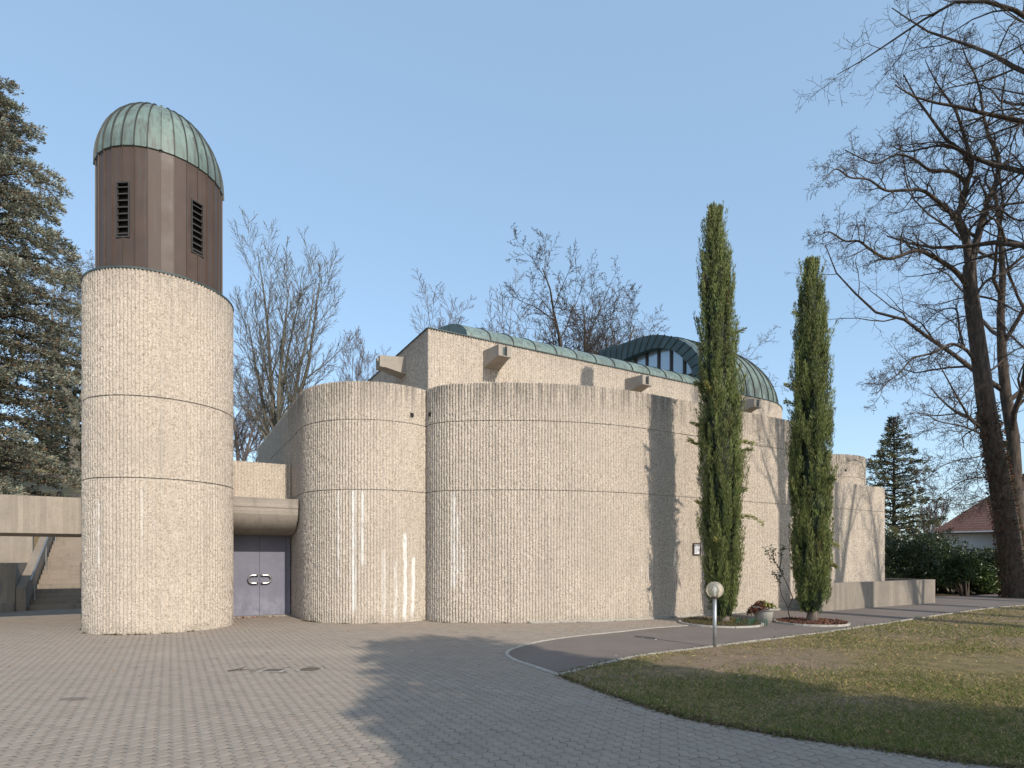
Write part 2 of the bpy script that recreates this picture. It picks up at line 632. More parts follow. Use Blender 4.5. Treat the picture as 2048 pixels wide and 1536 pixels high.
# edges on the ground, read off the photograph and laid on the flat forecourt
tip_edge = smooth_line([gp(1375, 1251.5), gp(1300, 1257), gp(1240, 1264), gp(1160, 1272), gp(1100, 1280), gp(1055, 1289), gp(1024, 1299), gp(1013, 1307), gp(1024, 1318), gp(1060, 1331), gp(1119, 1351)])
grass_edge = smooth_line([gp(1119, 1351), gp(1200, 1331), gp(1290, 1311), gp(1415, 1295.5), gp(1506, 1284), gp(1600, 1272), gp(1676, 1262), gp(1790, 1245), gp(1879, 1231), gp(1990, 1216), (19.6, 21.4), (24, 24.5), (36, 31), (60, 44)])
pave_edge = smooth_line([gp(1119, 1351), gp(1200, 1381), gp(1303, 1416), gp(1407, 1442), gp(1520, 1462), gp(1614, 1478), gp(1821, 1507), gp(2007, 1534), (5.4, 3.7), (7.5, 2.6), (12, 1.0)])
PL_O = np.array([3.79, 16.08])                       # a point of the long outer wall


def wall_pt(px, off=0.0):
    """where the ray of a photo column meets the long wall (off metres in front of it)"""
    r = (px - 1024) / FPX
    o = PL_O - V * off
    k = U[1] / U[0]
    X = r * (o[1] - k * o[0]) / (1 - r * k)
    return np.array([X, X / r if abs(r) > 1e-6 else o[1]])


path_end_w = wall_pt(1392, -.2)
asph = [tuple(p) for p in tip_edge[::-1]] + []
asph_poly = [tuple(p) for p in tip_edge] + [tuple(p) for p in grass_edge[1:]] + [(64, 48), (40, 37.5), (27, 30.2), (20.5, 26.2), (17.2, 25.5), (14.4, 22.9)] + [tuple(wall_pt(1770, -.2)), tuple(path_end_w)]
sheet('asphalt_path', asph_poly, .003, M['asphalt'])
lawn_poly = [tuple(p) for p in grass_edge] + [(60, -10), (12, -10)] + [tuple(p) for p in pave_edge[::-1][:-1]]
sheet('lawn', lawn_poly, .006, M['lawn'])
pave_poly = [tuple(path_end_w)] + [tuple(p) for p in tip_edge] + [tuple(p) for p in pave_edge[1:]] + [(12, -6), (-26, -6), (-26, 20), (-15.9, 19.6), (-8, 22), (3, 20)]
sheet('paving', pave_poly, -.0038, M['joint'])
paving = bpy.data.objects['paving']


def kerb(line, w, z0, z1, parent, piece=1.0):
    """a run of edging stones, each about a metre long"""
    L = [np.array(p, dtype=float)[:2] for p in line]
    c = [0]
    for a, b in zip(L[:-1], L[1:]): c.append(c[-1] + np.linalg.norm(b - a))
    c = np.array(c); A = np.array(L)
    n = max(1, int(round(c[-1] / piece)))
    for i in range(n):
        s = np.linspace(c[-1] * i / n + .004, c[-1] * (i + 1) / n - .004, 5)
        P = np.stack([np.interp(s, c, A[:, 0]), np.interp(s, c, A[:, 1])], -1)
        T = np.gradient(P, axis=0); T /= np.linalg.norm(T, axis=1)[:, None]
        Nn = np.stack([-T[:, 1], T[:, 0]], -1)
        dz = R_.uniform(-.004, .005)
        l, r = P + Nn * w / 2, P - Nn * w / 2
        v = [(*p, z0) for p in l] + [(*p, z0) for p in r] + [(*(p - q * .008), z1 + dz) for p, q in zip(l, Nn)] + [(*(p + q * .008), z1 + dz) for p, q in zip(r, Nn)]
        k = 5
        f = []
        for j in range(k - 1):
            f += [[2 * k + j, 2 * k + j + 1, 3 * k + j + 1, 3 * k + j], [j, j + 1, 2 * k + j + 1, 2 * k + j][::-1], [k + j, k + j + 1, 3 * k + j + 1, 3 * k + j]]
        f += [[0, k, 3 * k, 2 * k], [k - 1, 2 * k - 1, 4 * k - 1, 3 * k - 1][::-1]]
        mesh_py('kerb_stone', v, f, M['kerb'], parent)


kb = empty('kerb'); tag(kb, kind='structure')
kerb(tip_edge, .085, -.05, .016, kb)
kerb(grass_edge[:84], .085, -.05, .03, kb)


# ------------------------------------------------------------------ pavers: interlocking zigzag stones
def inside(poly, x, y):
    poly = np.asarray(poly)
    c = np.zeros(len(x), dtype=bool)
    j = len(poly) - 1
    for i in range(len(poly)):
        xi, yi = poly[i]; xj, yj = poly[j]
        if yi != yj:
            c ^= ((yi > y) != (yj > y)) & (x < (xj - xi) * (y - yi) / (yj - yi) + xi)
        j = i
    return c


PW, PLn, AMP, GAP = .1125, .225, .022, .0054


def paver_outline(inset):
    w, l = PW / 2 - inset, PLn / 2 - inset
    ys = [-l, -PLn / 4 * 1.0 - .0, -PLn / 8, PLn / 8, PLn / 4, l]
    ys = [-l, -PLn * .25, 0, PLn * .25, l]
    zz = [-1, 1, -1, 1, -1]
    ofs = [AMP * s for s in zz]
    right = [(w + o, y) for o, y in zip(ofs, ys)]
    left = [(-w + o, y) for o, y in zip(ofs, ys)]
    return np.array(right + left[::-1])


po, pi = paver_outline(GAP / 2), paver_outline(GAP / 2 + .0012)
n10 = len(po)
rot = np.array([[U[0], V[0]], [U[1], V[1]]])
po, pi = po @ rot.T, pi @ rot.T
pv_base = np.concatenate([np.c_[po, np.full(n10, -.04)], np.c_[po, np.full(n10, -.0012)], np.c_[pi, np.zeros(n10)]])
ii = np.arange(n10); jj = (ii + 1) % n10
pf_side = np.concatenate([np.stack([ii, jj, jj + n10, ii + n10], -1), np.stack([ii + n10, jj + n10, jj + 2 * n10, ii + 2 * n10], -1)])
# top: quads across the stone (right side i with left side mirrored)
pf_top = np.array([[2 * n10 + k, 2 * n10 + k + 1, 2 * n10 + n10 - 2 - k, 2 * n10 + n10 - 1 - k] for k in range(4)])
pf = np.concatenate([pf_side, pf_top])
aa, bb = np.meshgrid(np.arange(-290, 200), np.arange(-110, 130))
aa = aa.ravel(); bb = bb.ravel()
O0 = np.array([-2.0, 8.0])
su = aa * PW
sv = bb * PLn + (aa % 2) * PLn / 2
pcx = O0[0] + su * U[0] + sv * V[0]
pcy = O0[1] + su * U[1] + sv * V[1]
grown = np.zeros(len(pcx), dtype=bool)
for ox_, oy_ in ((0, 0), (.11, 0), (-.11, 0), (0, .11), (0, -.11)):
    grown |= inside(pave_poly, pcx + ox_, pcy + oy_)
ok = grown & (pcy > 3.2) & (pcy < 20) & (pcx > -22)
# leave out what stands clear of every view: far left, and the inside of the buildings
frame = (np.abs(pcx) < pcy * .875 + 2.2)
tower_c = np.array([-8.56, 14.3])
ok &= frame & (np.hypot(pcx - tower_c[0], pcy - tower_c[1]) > 1.45)
q_ = (pcx + 6.5) * V[0] + (pcy - 17.2) * V[1]
p_ = (pcx + 6.5) * U[0] + (pcy - 17.2) * U[1]
ok &= ~((p_ > .2) & (q_ > -.2)) & ~((p_ < .3) & (p_ > -5) & (q_ > .1))
# room for the two covers in the yard
ok &= ~((np.abs(pcx - (-3.56)) < .25) & (np.abs(pcy - 8.70) < .19)) & (np.hypot(pcx - (-3.03), pcy - 8.78) > .21)
# pavers sag in the gully and heave a little
pcx, pcy = pcx[ok], pcy[ok]
pz = NP.normal(0, .0006, len(pcx)) - .0003
near = np.argsort(pcy + np.maximum(0, np.abs(pcx) - pcy * .875) * 50 + (pcy < 4.75) * 50)[:300]
sel = np.zeros(len(pcx), dtype=bool); sel[near] = True
pm = None
for i in near:
    if pm is None:
        o = mesh_np('paver', pv_base, pf, M['paver'], paving); pm = o.data
        pm.materials.append(M['joint'])       # dirt-stained flanks
        pm.polygons.foreach_set('material_index', (np.arange(len(pf)) < len(pf_side)).astype(np.int32))
    else:
        o = bpy.data.objects.new('paver', pm); link(o, paving)
    o.location = (pcx[i], pcy[i], pz[i])
rest = np.where(~sel)[0]
N = len(rest)
bv = pv_base[None] + np.stack([pcx[rest], pcy[rest], pz[rest]], -1)[:, None, :]
tilt = NP.normal(0, .0035, (N, 2))
bv[:, :, 2] += pv_base[None, :, 0] * tilt[:, :1] + pv_base[None, :, 1] * tilt[:, 1:]
bf = pf[None] + (np.arange(N) * len(pv_base))[:, None, None]
pc = np.repeat(NP.random(N) ** 2, len(pv_base))
o = mesh_np('far_pavers', bv.reshape(-1, 3), bf.reshape(-1, 4), M['paver'], paving, cols=np.stack([pc, pc, pc], -1))
o.data.materials.append(M['joint'])
o.data.polygons.foreach_set('material_index', np.tile((np.arange(len(pf)) < len(pf_side)).astype(np.int32), N))
tag(o, kind='stuff')
print('pavers', N + 300)

# ------------------------------------------------------------------ ribbed concrete
RIB = .08


class Path2:
    def __init__(s, pts):
        s.P = np.array(pts, dtype=float)
        d = np.diff(s.P, axis=0)
        ln = np.linalg.norm(d, axis=1)
        s.c = np.concatenate([[0], np.cumsum(ln)])
        t = d / ln[:, None]
        nrm = np.stack([t[:, 1], -t[:, 0]], -1)       # right of travel = outward
        s.mid = (s.c[:-1] + s.c[1:]) / 2
        s.N = nrm
        s.L = s.c[-1]

    def at(s, a, out=0.0):
        x = np.interp(a, s.c, s.P[:, 0]); y = np.interp(a, s.c, s.P[:, 1])
        nx_ = np.interp(a, s.mid, s.N[:, 0]); ny_ = np.interp(a, s.mid, s.N[:, 1])
        l = np.hypot(nx_, ny_)
        return x + nx_ / l * out, y + ny_ / l * out


def ribbed(name, path, z0, z1, parent, step=.062):
    n = int(round(path.L / RIB))
    w = path.L / n
    base = np.array([0.0, .30, .44, .90])
    dep = np.array([-.030, -.030, 0.0, 0.0])
    a = (np.arange(n)[:, None] + base[None]).ravel() * w
    d = np.tile(dep, n)
    a = np.append(a, path.L); d = np.append(d, -.030)
    rows = max(2, int((z1 - z0) / step))
    z = np.linspace(z0, z1, rows + 1)
    A = np.repeat(a[None], rows + 1, 0); D = np.repeat(d[None], rows + 1, 0)
    ridge = (D > -.01)
    rr = NP.normal(0, 1, D.shape)
    chip = (NP.random(D.shape) < .16) * NP.uniform(.004, .017, D.shape)
    D = D + np.where(ridge, rr * .0025 - chip, np.abs(rr) * .0025)
    A = A + NP.normal(0, .0032, A.shape) * np.where(ridge, 1, .5)
    Z = np.repeat(z[:, None], A.shape[1], 1)
    Z[1:-1] += NP.normal(0, step * .18, Z[1:-1].shape)
    x, y = path.at(A.ravel(), 0.0)
    xo, yo = path.at(A.ravel(), 1.0)
    ox, oy = xo - x, yo - y
    x = x + ox * D.ravel(); y = y + oy * D.ravel()
    k = A.shape[1]
    ids = np.arange(A.size).reshape(A.shape)
    f = np.stack([ids[:-1, :-1], ids[:-1, 1:], ids[1:, 1:], ids[1:, :-1]], -1).reshape(-1, 4)
    return mesh_np(name, np.stack([x, y, Z.ravel()], -1), f, M['rib'], parent)


def poly_inset_prism(name, poly, z0, z1, mat, parent):
    o = mesh_py(name, [], [], mat, parent)
    bm = bmesh.new()
    vb = [bm.verts.new((p[0], p[1], z0)) for p in poly]
    vt = [bm.verts.new((p[0], p[1], z1)) for p in poly]
    n = len(poly)
    for i in range(n):
        bm.faces.new([vb[i], vb[(i + 1) % n], vt[(i + 1) % n], vt[i]])
    ft = bm.faces.new(vt); fb = bm.faces.new(vb[::-1])
    bmesh.ops.triangulate(bm, faces=[ft, fb])
    bmesh.ops.recalc_face_normals(bm, faces=bm.faces[:])
    bm.to_mesh(o.data); bm.free()
    return o


J1, J2, HT, HB = 3.43, 5.22, 6.20, 7.90
JG = .011


def courses(path, tops, parent):
    """one mesh for each poured lift, with an open joint between lifts"""
    z = -.08
    for k, t in enumerate(tops):
        ribbed('wall_course', path, z, t - (JG if k < len(tops) - 1 else 0), parent)
        z = t + JG


def arc(c, r, a0, a1, n):
    return [(c[0] + r * math.cos(a), c[1] + r * math.sin(a)) for a in np.linspace(a0, a1, n)]


# ------------------------------------------------------------------ bell tower
tw = empty('bell_tower', (tower_c[0], tower_c[1], 0))
tag(tw, 'round ribbed concrete bell tower with louvred brown copper top and green dome', 'tower')
circ = Path2(arc((0, 0), 1.58, math.radians(200), math.radians(200 + 360), 181))
courses(circ, [J1, J2, 8.0], tw)
MB().lathe([(1.535, -.08), (1.535, 7.97), (0.01, 7.975)], 64).build('shaft_core', M['core'], tw, True)
MB().lathe([(1.30, 7.97), (1.592, 7.990), (1.596, 8.022), (1.30, 8.06)], 64).build('cap_flashing', M['dcop'], tw)
NPAN = 32
DR, DZ0, DZ1 = 1.314, 8.04, 10.86
seam_az = math.atan2(-V[1], -V[0])       # a seam faces the forecourt
LZ0, LZ1 = 8.82, 10.00
LW = .125


def panel_mesh(notch):
    """one tray of the drum, a little folded out at its seam; notch -1/0/+1 = louvre cut on a side"""
    h = math.pi / NPAN
    pL, pR = Vector((DR * math.cos(-h), DR * math.sin(-h), 0)), Vector((DR * math.cos(h), DR * math.sin(h), 0))
    m = MB()
    t = (pR - pL).normalized()
    W = (pR - pL).length
    out = Vector((1, 0, 0))

    def q(a, b, z0, z1):
        A, B = pL + t * a, pL + t * b
        o = out * .0
        m.add([(*A.xy, z0), (*B.xy, z0), (*B.xy, z1), (*A.xy, z1)], [[0, 1, 2, 3]])
        i_ = -out * .02
        m.add([(*(A + i_).xy, z0), (*(B + i_).xy, z0), (*(B + i_).xy, z1), (*(A + i_).xy, z1)], [[3, 2, 1, 0]])
    a0 = LW if notch == -1 else 0
    b0 = W - LW if notch == 1 else W
    q(a0, b0, DZ0, DZ1)
    if notch == -1:
        q(0, LW, DZ0, LZ0); q(0, LW, LZ1, DZ1)
    if notch == 1:
        q(W - LW, W, DZ0, LZ0); q(W - LW, W, LZ1, DZ1)
    # standing seam on the right edge
    sg = [(DZ0, DZ1)] if notch != 1 else [(DZ0, LZ0 - .03), (LZ1 + .03, DZ1)]
    n = Vector((math.cos(h), math.sin(h), 0)); tt = Vector((-math.sin(h), math.cos(h), 0))
    for z0, z1 in sg:
        b = [pR + n * -.004 - tt * .006, pR + n * .022 - tt * .006, pR + n * .022 + tt * .006, pR + n * -.004 + tt * .006]
        m.prism([(p.x, p.y) for p in b], z0, z1)
    return m


proto = {}
louv = {3: 1, -3: 1}
for k in range(NPAN):
    ang = seam_az + (k + .5) * 2 * math.pi / NPAN
    # louvre centred on the seams +-3 from the forecourt seam
    right_seam, left_seam = (k + 1), k
    s = lambda x: (x + NPAN // 2) % NPAN - NPAN // 2
    notch = 1 if s(right_seam) in louv else (-1 if s(left_seam) in louv else 0)
    if notch not in proto:
        o = panel_mesh(notch).build('copper_panel', M['brown'], tw); proto[notch] = o.data
    else:
        o = bpy.data.objects.new('copper_panel', proto[notch]); link(o, tw)
    o.rotation_euler = (0, 0, ang)
MB().lathe([(1.22, 8.0), (1.22, 10.9)], 32).build('drum_lining', M['black'], tw, True)
for sgn in (-1, 1):
    ang = seam_az + sgn * 3 * 2 * math.pi / NPAN
    fr = MB()
    x0, x1 = DR - .04, DR + .012
    w = LW + .012
    for (ya, yb, za, zb) in [(-w - .018, -w + .008, LZ0 - .03, LZ1 + .03), (w - .008, w + .018, LZ0 - .03, LZ1 + .03), (-w + .008, w - .008, LZ0 - .03, LZ0), (-w + .008, w - .008, LZ1, LZ1 + .03)]:
        fr.box(x0, x1, ya, yb, za, zb)
    lv = fr.build('louvre', M['louvre'], tw)
    lv.rotation_euler = (0, 0, ang)
    MB().box(DR - .095, DR - .085, -w, w, LZ0 - .02, LZ1 + .02).build('louvre_back', M['black'], lv)
    n = 8
    sd = None
    for i in range(n):
        z = LZ0 + (LZ1 - LZ0) * (i + .25) / n
        if sd is None:
            ob = MB().hexa([(DR + .012, -w + .009, 0), (DR + .012, w - .009, 0), (DR + .012, w - .009, .012), (DR + .012, -w + .009, .012)],
                           [(DR - .075, -w + .009, .075), (DR - .075, w - .009, .075), (DR - .075, w - .009, .087), (DR - .075, -w + .009, .087)]).build('slat', M['louvre'], lv); sd = ob.data
        else:
            ob = bpy.data.objects.new('slat', sd); link(ob, lv)
        ob.location = (0, 0, z)
# dome of 32 gores
dm = empty('dome', (0, 0, 0)); dm.parent = tw
RB, HBm = 1.345, 1.62
gm = MB()
h = math.pi / NPAN
nz = 14
for i in range(nz + 1):
    a = math.pi / 2 * i / nz
    r = RB * math.cos(a) ** .92 if i < nz else .0
    z = DZ1 - .03 + HBm * math.sin(a)
    gm.v += [(r * math.cos(-h), r * math.sin(-h), z), (r * math.cos(h), r * math.sin(h), z)]
for i in range(nz):
    gm.f.append([2 * i, 2 * i + 1, 2 * i + 3, 2 * i + 2])
gm.v += [(1.31 * math.cos(-h), 1.31 * math.sin(-h), DZ1 - .035), (1.31 * math.cos(h), 1.31 * math.sin(h), DZ1 - .035)]
gm.f.append([1, 0, len(gm.v) - 2, len(gm.v) - 1])
n_ = Vector((math.cos(h), math.sin(h), 0)); tt = Vector((-math.sin(h), math.cos(h), 0))
b0 = len(gm.v)
for i in range(nz + 1):
    a = math.pi / 2 * i / nz
    r = RB * max(math.cos(a), 0) ** .92
    z = DZ1 - .03 + HBm * math.sin(a)
    nn = (n_ * math.cos(a) + Vector((0, 0, 1)) * math.sin(a))
    p = n_ * r + Vector((0, 0, z))
    wd = .009 if i < nz - 1 else .003
    gm.v += [tuple(p - tt * wd - nn * .004), tuple(p - tt * wd + nn * .03), tuple(p + tt * wd + nn * .03), tuple(p + tt * wd - nn * .004)]
for i in range(nz):
    for j in range(3):
        gm.f.append([b0 + 4 * i + j, b0 + 4 * i + j + 1, b0 + 4 * i + 5 + j, b0 + 4 * i + 4 + j])
gd = None
for k in range(NPAN):
    if gd is None:
        ob = gm.build('copper_gore', M['green'], dm); gd = ob.data
        gd.materials.append(M['seam'])
        for pg in gd.polygons:
            if pg.index > nz: pg.material_index = 1
    else:
        ob = bpy.data.objects.new('copper_gore', gd); link(ob, dm)
    ob.rotation_euler = (0, 0, seam_az + (k + .5) * 2 * math.pi / NPAN)
rc = MB()
for i in range(nz):
    for e in (0, 1):
        a = math.pi / 2 * (i + e) / nz
        r = RB * max(math.cos(a), 0) ** .92; z = DZ1 - .03 + HBm * math.sin(a)
        nn = Vector((math.cos(a), 0, math.sin(a))); p = Vector((r, 0, z))
        if e == 0: A = (p, nn)
    B = (p, nn)
    rc.hexa([tuple(A[0] + Vector((0, -.032, 0))), tuple(A[0] + Vector((0, .032, 0))), tuple(A[0] + Vector((0, .032, 0)) + A[1] * .03), tuple(A[0] + Vector((0, -.032, 0)) + A[1] * .03)],
            [tuple(B[0] + Vector((0, -.032, 0))), tuple(B[0] + Vector((0, .032, 0))), tuple(B[0] + Vector((0, .032, 0)) + B[1] * .03), tuple(B[0] + Vector((0, -.032, 0)) + B[1] * .03)])
ob = rc.build('ridge_cap', M['green'], dm); ob.rotation_euler = (0, 0, seam_az)

# ------------------------------------------------------------------ chapel
ch = empty('chapel', (0, 15.8, 0))
tag(ch, 'long ribbed concrete chapel of curved wall lobes with green copper roof and half dome', 'chapel')


def child_fix(o):
    o.matrix_parent_inverse = ch.matrix_world.inverted()


ch.location = (0, 0, 0)
C1, R1 = np.array([-3.97, 17.0]), 2.06
aL = math.atan2(-U[1], -U[0])                                   # tangent point of the shaded side wall
pL = C1 - U * R1
side0 = pL + V * 9.2
lobe1 = [tuple(side0)] + arc(C1, R1, aL, aL + math.radians(133), 44)
P1 = Path2([tuple(side0 + (pL - side0) * t) for t in np.linspace(0, 1, 60)[:-1]] + arc(C1, R1, aL, aL + math.radians(133), 60))
courses(P1, [J1, J2, HT], ch)


def inset(path, d, n=120):
    a = np.linspace(0, path.L, n)
    x, y = path.at(a, -d)
    return list(zip(x, y))


core1 = inset(P1, .03) + [(-1.0, 19.5), (-4.5, 25.5)]
poly_inset_prism('wall_core', core1, -.1, HT - .03, M['core'], ch)


def turn_path(start, heads, segs):
    """polyline with arcs: list of (radius or None, start heading, end heading or length)"""
    pts = [np.array(start, dtype=float)]
    for (r, h0, h1) in segs:
        if r is None:
            d = np.array([math.cos(h0), math.sin(h0)])
            n = max(2, int(h1 / .12))
            p0 = pts[-1]
            for k in range(1, n + 1): pts.append(p0 + d * h1 * k / n)
        else:
            n = 36
            p0 = pts[-1]
            for k in range(1, n + 1):
                h_ = h0 + (h1 - h0) * k / n
                pts.append(p0 + r * np.array([math.sin(h_) - math.sin(h0), math.cos(h0) - math.cos(h_)]))
    return pts


HD = math.atan2(U[1], U[0])
rad = math.radians
J = np.array([3.9, 16.144])
st2 = J - 8.0 * np.array([math.sin(HD) - math.sin(rad(-10)), math.cos(rad(-10)) - math.cos(HD)])
st1 = st2 - 1.1 * np.array([math.sin(rad(-10)) - math.sin(rad(-75)), math.cos(rad(-75)) - math.cos(rad(-10))])
endw = wall_pt(1622)
Lw = np.linalg.norm(endw - J)
pts2 = turn_path(st1, None, [(1.1, rad(-75), rad(-10)), (8.0, rad(-10), HD), (None, HD, Lw)])
last = pts2[-1]
pts2 += [last + V * t for t in np.linspace(.1, 6.5, 40)]
P2 = Path2(pts2)
courses(P2, [J1, J2, HT - .004], ch)
core2 = inset(P2, .03) + [(1.5, 25), (-1.2, 19.0)]
poly_inset_prism('wall_core', core2, -.1, HT - .034, M['core'], ch)
# lower wall running on to the right in the same plane
eB = wall_pt(1770)
nB = last + U * .035
ptsB = [nB + (eB - nB) * t for t in np.linspace(0, 1, 50)] + [eB + V * t for t in np.linspace(.1, 4.5, 30)]
PB = Path2(ptsB)
courses(PB, [J1, 4.35], ch)
coreB = inset(PB, .03) + [tuple(last + V * 4.5 - U * .3), tuple(last + V * .1 - U * .3)]
poly_inset_prism('wall_core', coreB, -.1, 4.32, M['core'], ch)
# set-back lobe behind it
CA = np.array([13.9, 27.8])
PA = Path2([tuple(CA + 2.5 * np.array([math.cos(a), math.sin(a)])) for a in np.linspace(rad(205), rad(410), 70)])
courses(PA, [J1, J2, HT - .008], ch)
poly_inset_prism('wall_core', inset(PA, .03) + [(10.5, 31.0), (9.5, 27.0)], -.1, HT - .04, M['core'], ch)

# nave block above the lobes
NC = np.array([-2.27, 15.82])


def sd(s, d):
    return NC + U * s + V * d


RA, SA = 3.5, 14.07
ptsN = [sd(0, d) for d in np.linspace(8, 0, 66)] + [sd(s, 0) for s in np.linspace(.0, SA, 120)[1:]]
cA = sd(SA, RA)
ptsN += [cA + RA * (-V * math.cos(a) + U * math.sin(a)) for a in np.linspace(0, math.pi * .62, 50)[1:]]
# corner sharpened by splitting into two paths
iC = 65
PN1 = Path2(ptsN[:iC + 1]); PN2 = Path2(ptsN[iC:])
ribbed('wall_course', PN1, 5.4, HB, ch)
ribbed('wall_course', PN2, 5.4, HB, ch)
poly_inset_prism('wall_core', inset(PN1, .03, 40)[:-1] + [tuple(sd(.03, .03))] + inset(PN2, .03)[1:] + [tuple(sd(SA + 2.0, 8))], 5.3, HB - .02, M['core'], ch)
# thin flashing along the top edge
fl = MB()
for P, n in ((PN1, 2), (PN2, 60)):
    a = np.linspace(0, P.L, n if n > 2 else 3)
    xo, yo = P.at(a, .025); xi, yi = P.at(a, -.25)
    for i in range(len(a) - 1):
        fl.prism([(xo[i], yo[i]), (xo[i + 1], yo[i + 1]), (xi[i + 1], yi[i + 1]), (xi[i], yi[i])], HB - .004, HB + .022)
fl.build('roof_flashing', M['dcop'], ch)


# water spouts (concrete troughs)
def spout(base, out, side, z0, z1, L=.78):
    o3 = lambda p, z: (p[0], p[1], z)
    w0, w1 = .27, .20
    m = MB()
    b = base - out * .12
    e = base + out * L
    zt0, zt1 = z1, z1 - .05
    zb0, zb1 = z0, z0 + .16
    # body up to the throat
    m.hexa([o3(b - side * w0, zb0), o3(b + side * w0, zb0), o3(b + side * w0, zt0), o3(b - side * w0, zt0)],
           [o3(e - out * .14 - side * w1, zb1), o3(e - out * .14 + side * w1, zb1), o3(e - out * .14 + side * w1, zt1), o3(e - out * .14 - side * w1, zt1)])
    s = m.build('water_spout', M['plain'], ch)
    # two lips and a floor at the mouth, open between them
    k = MB()
    for sg in (-1, 1):
        a0, a1 = side * sg * w1, side * sg * (w1 * .35)
        k.hexa([o3(e - out * .139 + a0, zb1 + .02), o3(e - out * .139 + a1, zb1 + .02), o3(e - out * .139 + a1, zt1), o3(e - out * .139 + a0, zt1)],
               [o3(e + a0, zb1 + .02), o3(e + a1, zb1 + .02), o3(e + a1, zt1 - .01), o3(e + a0, zt1 - .01)])
    k.hexa([o3(e - out * .139 - side * w1, zb1 - .012), o3(e - out * .139 + side * w1, zb1 - .012), o3(e - out * .139 + side * w1, zb1 + .019), o3(e - out * .139 - side * w1, zb1 + .019)],
           [o3(e - side * w1, zb1 - .004), o3(e + side * w1, zb1 - .004), o3(e + side * w1, zb1 + .019), o3(e - side * w1, zb1 + .019)])
    k.build('spout_mouth', M['plain'], s)
    k = MB().hexa([o3(e - out * .138 - side * w1 * .34, zb1 + .021), o3(e - out * .138 + side * w1 * .34, zb1 + .021), o3(e - out * .138 + side * w1 * .34, zt1 - .02), o3(e - out * .138 - side * w1 * .34, zt1 - .02)],
                  [o3(e - out * .12 - side * w1 * .34, zb1 + .021), o3(e - out * .12 + side * w1 * .34, zb1 + .021), o3(e - out * .12 + side * w1 * .34, zt1 - .02), o3(e - out * .12 - side * w1 * .34, zt1 - .02)])
    k.build('throat', M['dcop'], s)


for s in (1.95, 7.2, 12.65):
    spout(sd(s, 0), -V, U, 7.08, 7.60)
spout(sd(0, 1.95), -U, -V, 7.08, 7.62)

# low barrel strip of green copper along the front roof edge, one tray per seam
nv = 13
s0, s1 = 1.17, 11.15
for i in range(nv):
    a, b = s0 + (s1 - s0) * i / nv, s0 + (s1 - s0) * (i + 1) / nv
    m = MB()
    for (sa, sb, lift) in ((a + .012, b - .012, 0.0), (b - .014, b + .012, .028)):
        na = 28
        base = len(m.v)
        for k in range(na + 1):
            t = math.pi * k / na
            d = 4.0 - math.cos(t) * (3.98 + lift); z = HB + (1.06 + lift) * math.sin(t)
            for ss in (sa, sb):
                p = sd(ss, d); m.v.append((p[0], p[1], z))
        for k in range(na):
            m.f.append([base + 2 * k, base + 2 * k + 1, base + 2 * k + 3, base + 2 * k + 2])
        m.f.append([base + 2 * k for k in range(na + 1)])
        m.f.append([base + 2 * k + 1 for k in range(na + 1)][::-1])
    ob = m.build('vault_tray', M['green'], ch, False)
    ob.data.materials.append(M['seam'])
    for pg in ob.data.polygons:
        if pg.index >= na + 2: pg.material_index = 1

# clerestory hood: the profile is a quarter arch that runs out flat
S_H = 10.6
outer = smooth_line([(0.0, 7.95), (.03, 8.55), (.12, 8.95), (.4, 9.36), (1.0, 9.88), (1.68, 10.28), (2.4, 10.56), (3.2, 10.73), (4.04, 10.80), (4.78, 10.86), (5.9, 10.95)], 4)
inner = smooth_line([(.42, 8.0), (.46, 8.45), (.6, 8.79), (1.06, 9.32), (1.68, 9.78), (2.53, 10.06), (3.55, 10.12), (4.78, 10.12), (5.9, 10.1)], 4)


def resample(l, n):
    l = np.array(l); c = np.concatenate([[0], np.cumsum(np.linalg.norm(np.diff(l, axis=0), axis=1))])
    s = np.linspace(0, c[-1], n)
    return np.stack([np.interp(s, c, l[:, 0]), np.interp(s, c, l[:, 1])], -1)


nh = 19
oo, in_ = resample(outer, nh), resample(inner, nh)
hd = empty('clerestory_hood', (0, 0, 0)); hd.parent = ch
P3 = lambda s, d, z: (*sd(s, d), z)
for i in range(nh - 1):
    g_ = .006
    o0, o1 = oo[i] + (oo[i + 1] - oo[i]) * g_ * 3, oo[i + 1]
    i0, i1 = in_[i] + (in_[i + 1] - in_[i]) * g_ * 3, in_[i + 1]
    lift = .02 if i >= nh - 4 else 0
    m = MB().hexa([P3(S_H, i0[0], i0[1]), P3(S_H, i1[0], i1[1]), P3(S_H, o1[0], o1[1] + lift * 3), P3(S_H, o0[0], o0[1] + lift * 3)],
                  [P3(S_H + .5, i0[0], i0[1]), P3(S_H + .5, i1[0], i1[1]), P3(S_H + .5, o1[0], o1[1] + lift * 3), P3(S_H + .5, o0[0], o0[1] + lift * 3)])
    m.build('hood_panel', M['dcop'], hd)
    if i:
        c_ = [in_[i], oo[i]]
        w_ = .014
        MB().hexa([P3(S_H - .03, c_[0][0] - w_, c_[0][1]), P3(S_H - .03, c_[0][0] + w_, c_[0][1]), P3(S_H - .03, c_[1][0] + w_, c_[1][1] + .03), P3(S_H - .03, c_[1][0] - w_, c_[1][1] + .03)],
                  [P3(S_H + .01, c_[0][0] - w_, c_[0][1]), P3(S_H + .01, c_[0][0] + w_, c_[0][1]), P3(S_H + .01, c_[1][0] + w_, c_[1][1] + .03), P3(S_H + .01, c_[1][0] - w_, c_[1][1] + .03)]).build('hood_seam', M['seam'], hd)
# window wall set back under the hood
SW = S_H + .36
zin = lambda d: float(np.interp(d, in_[:, 0], in_[:, 1])) + .03
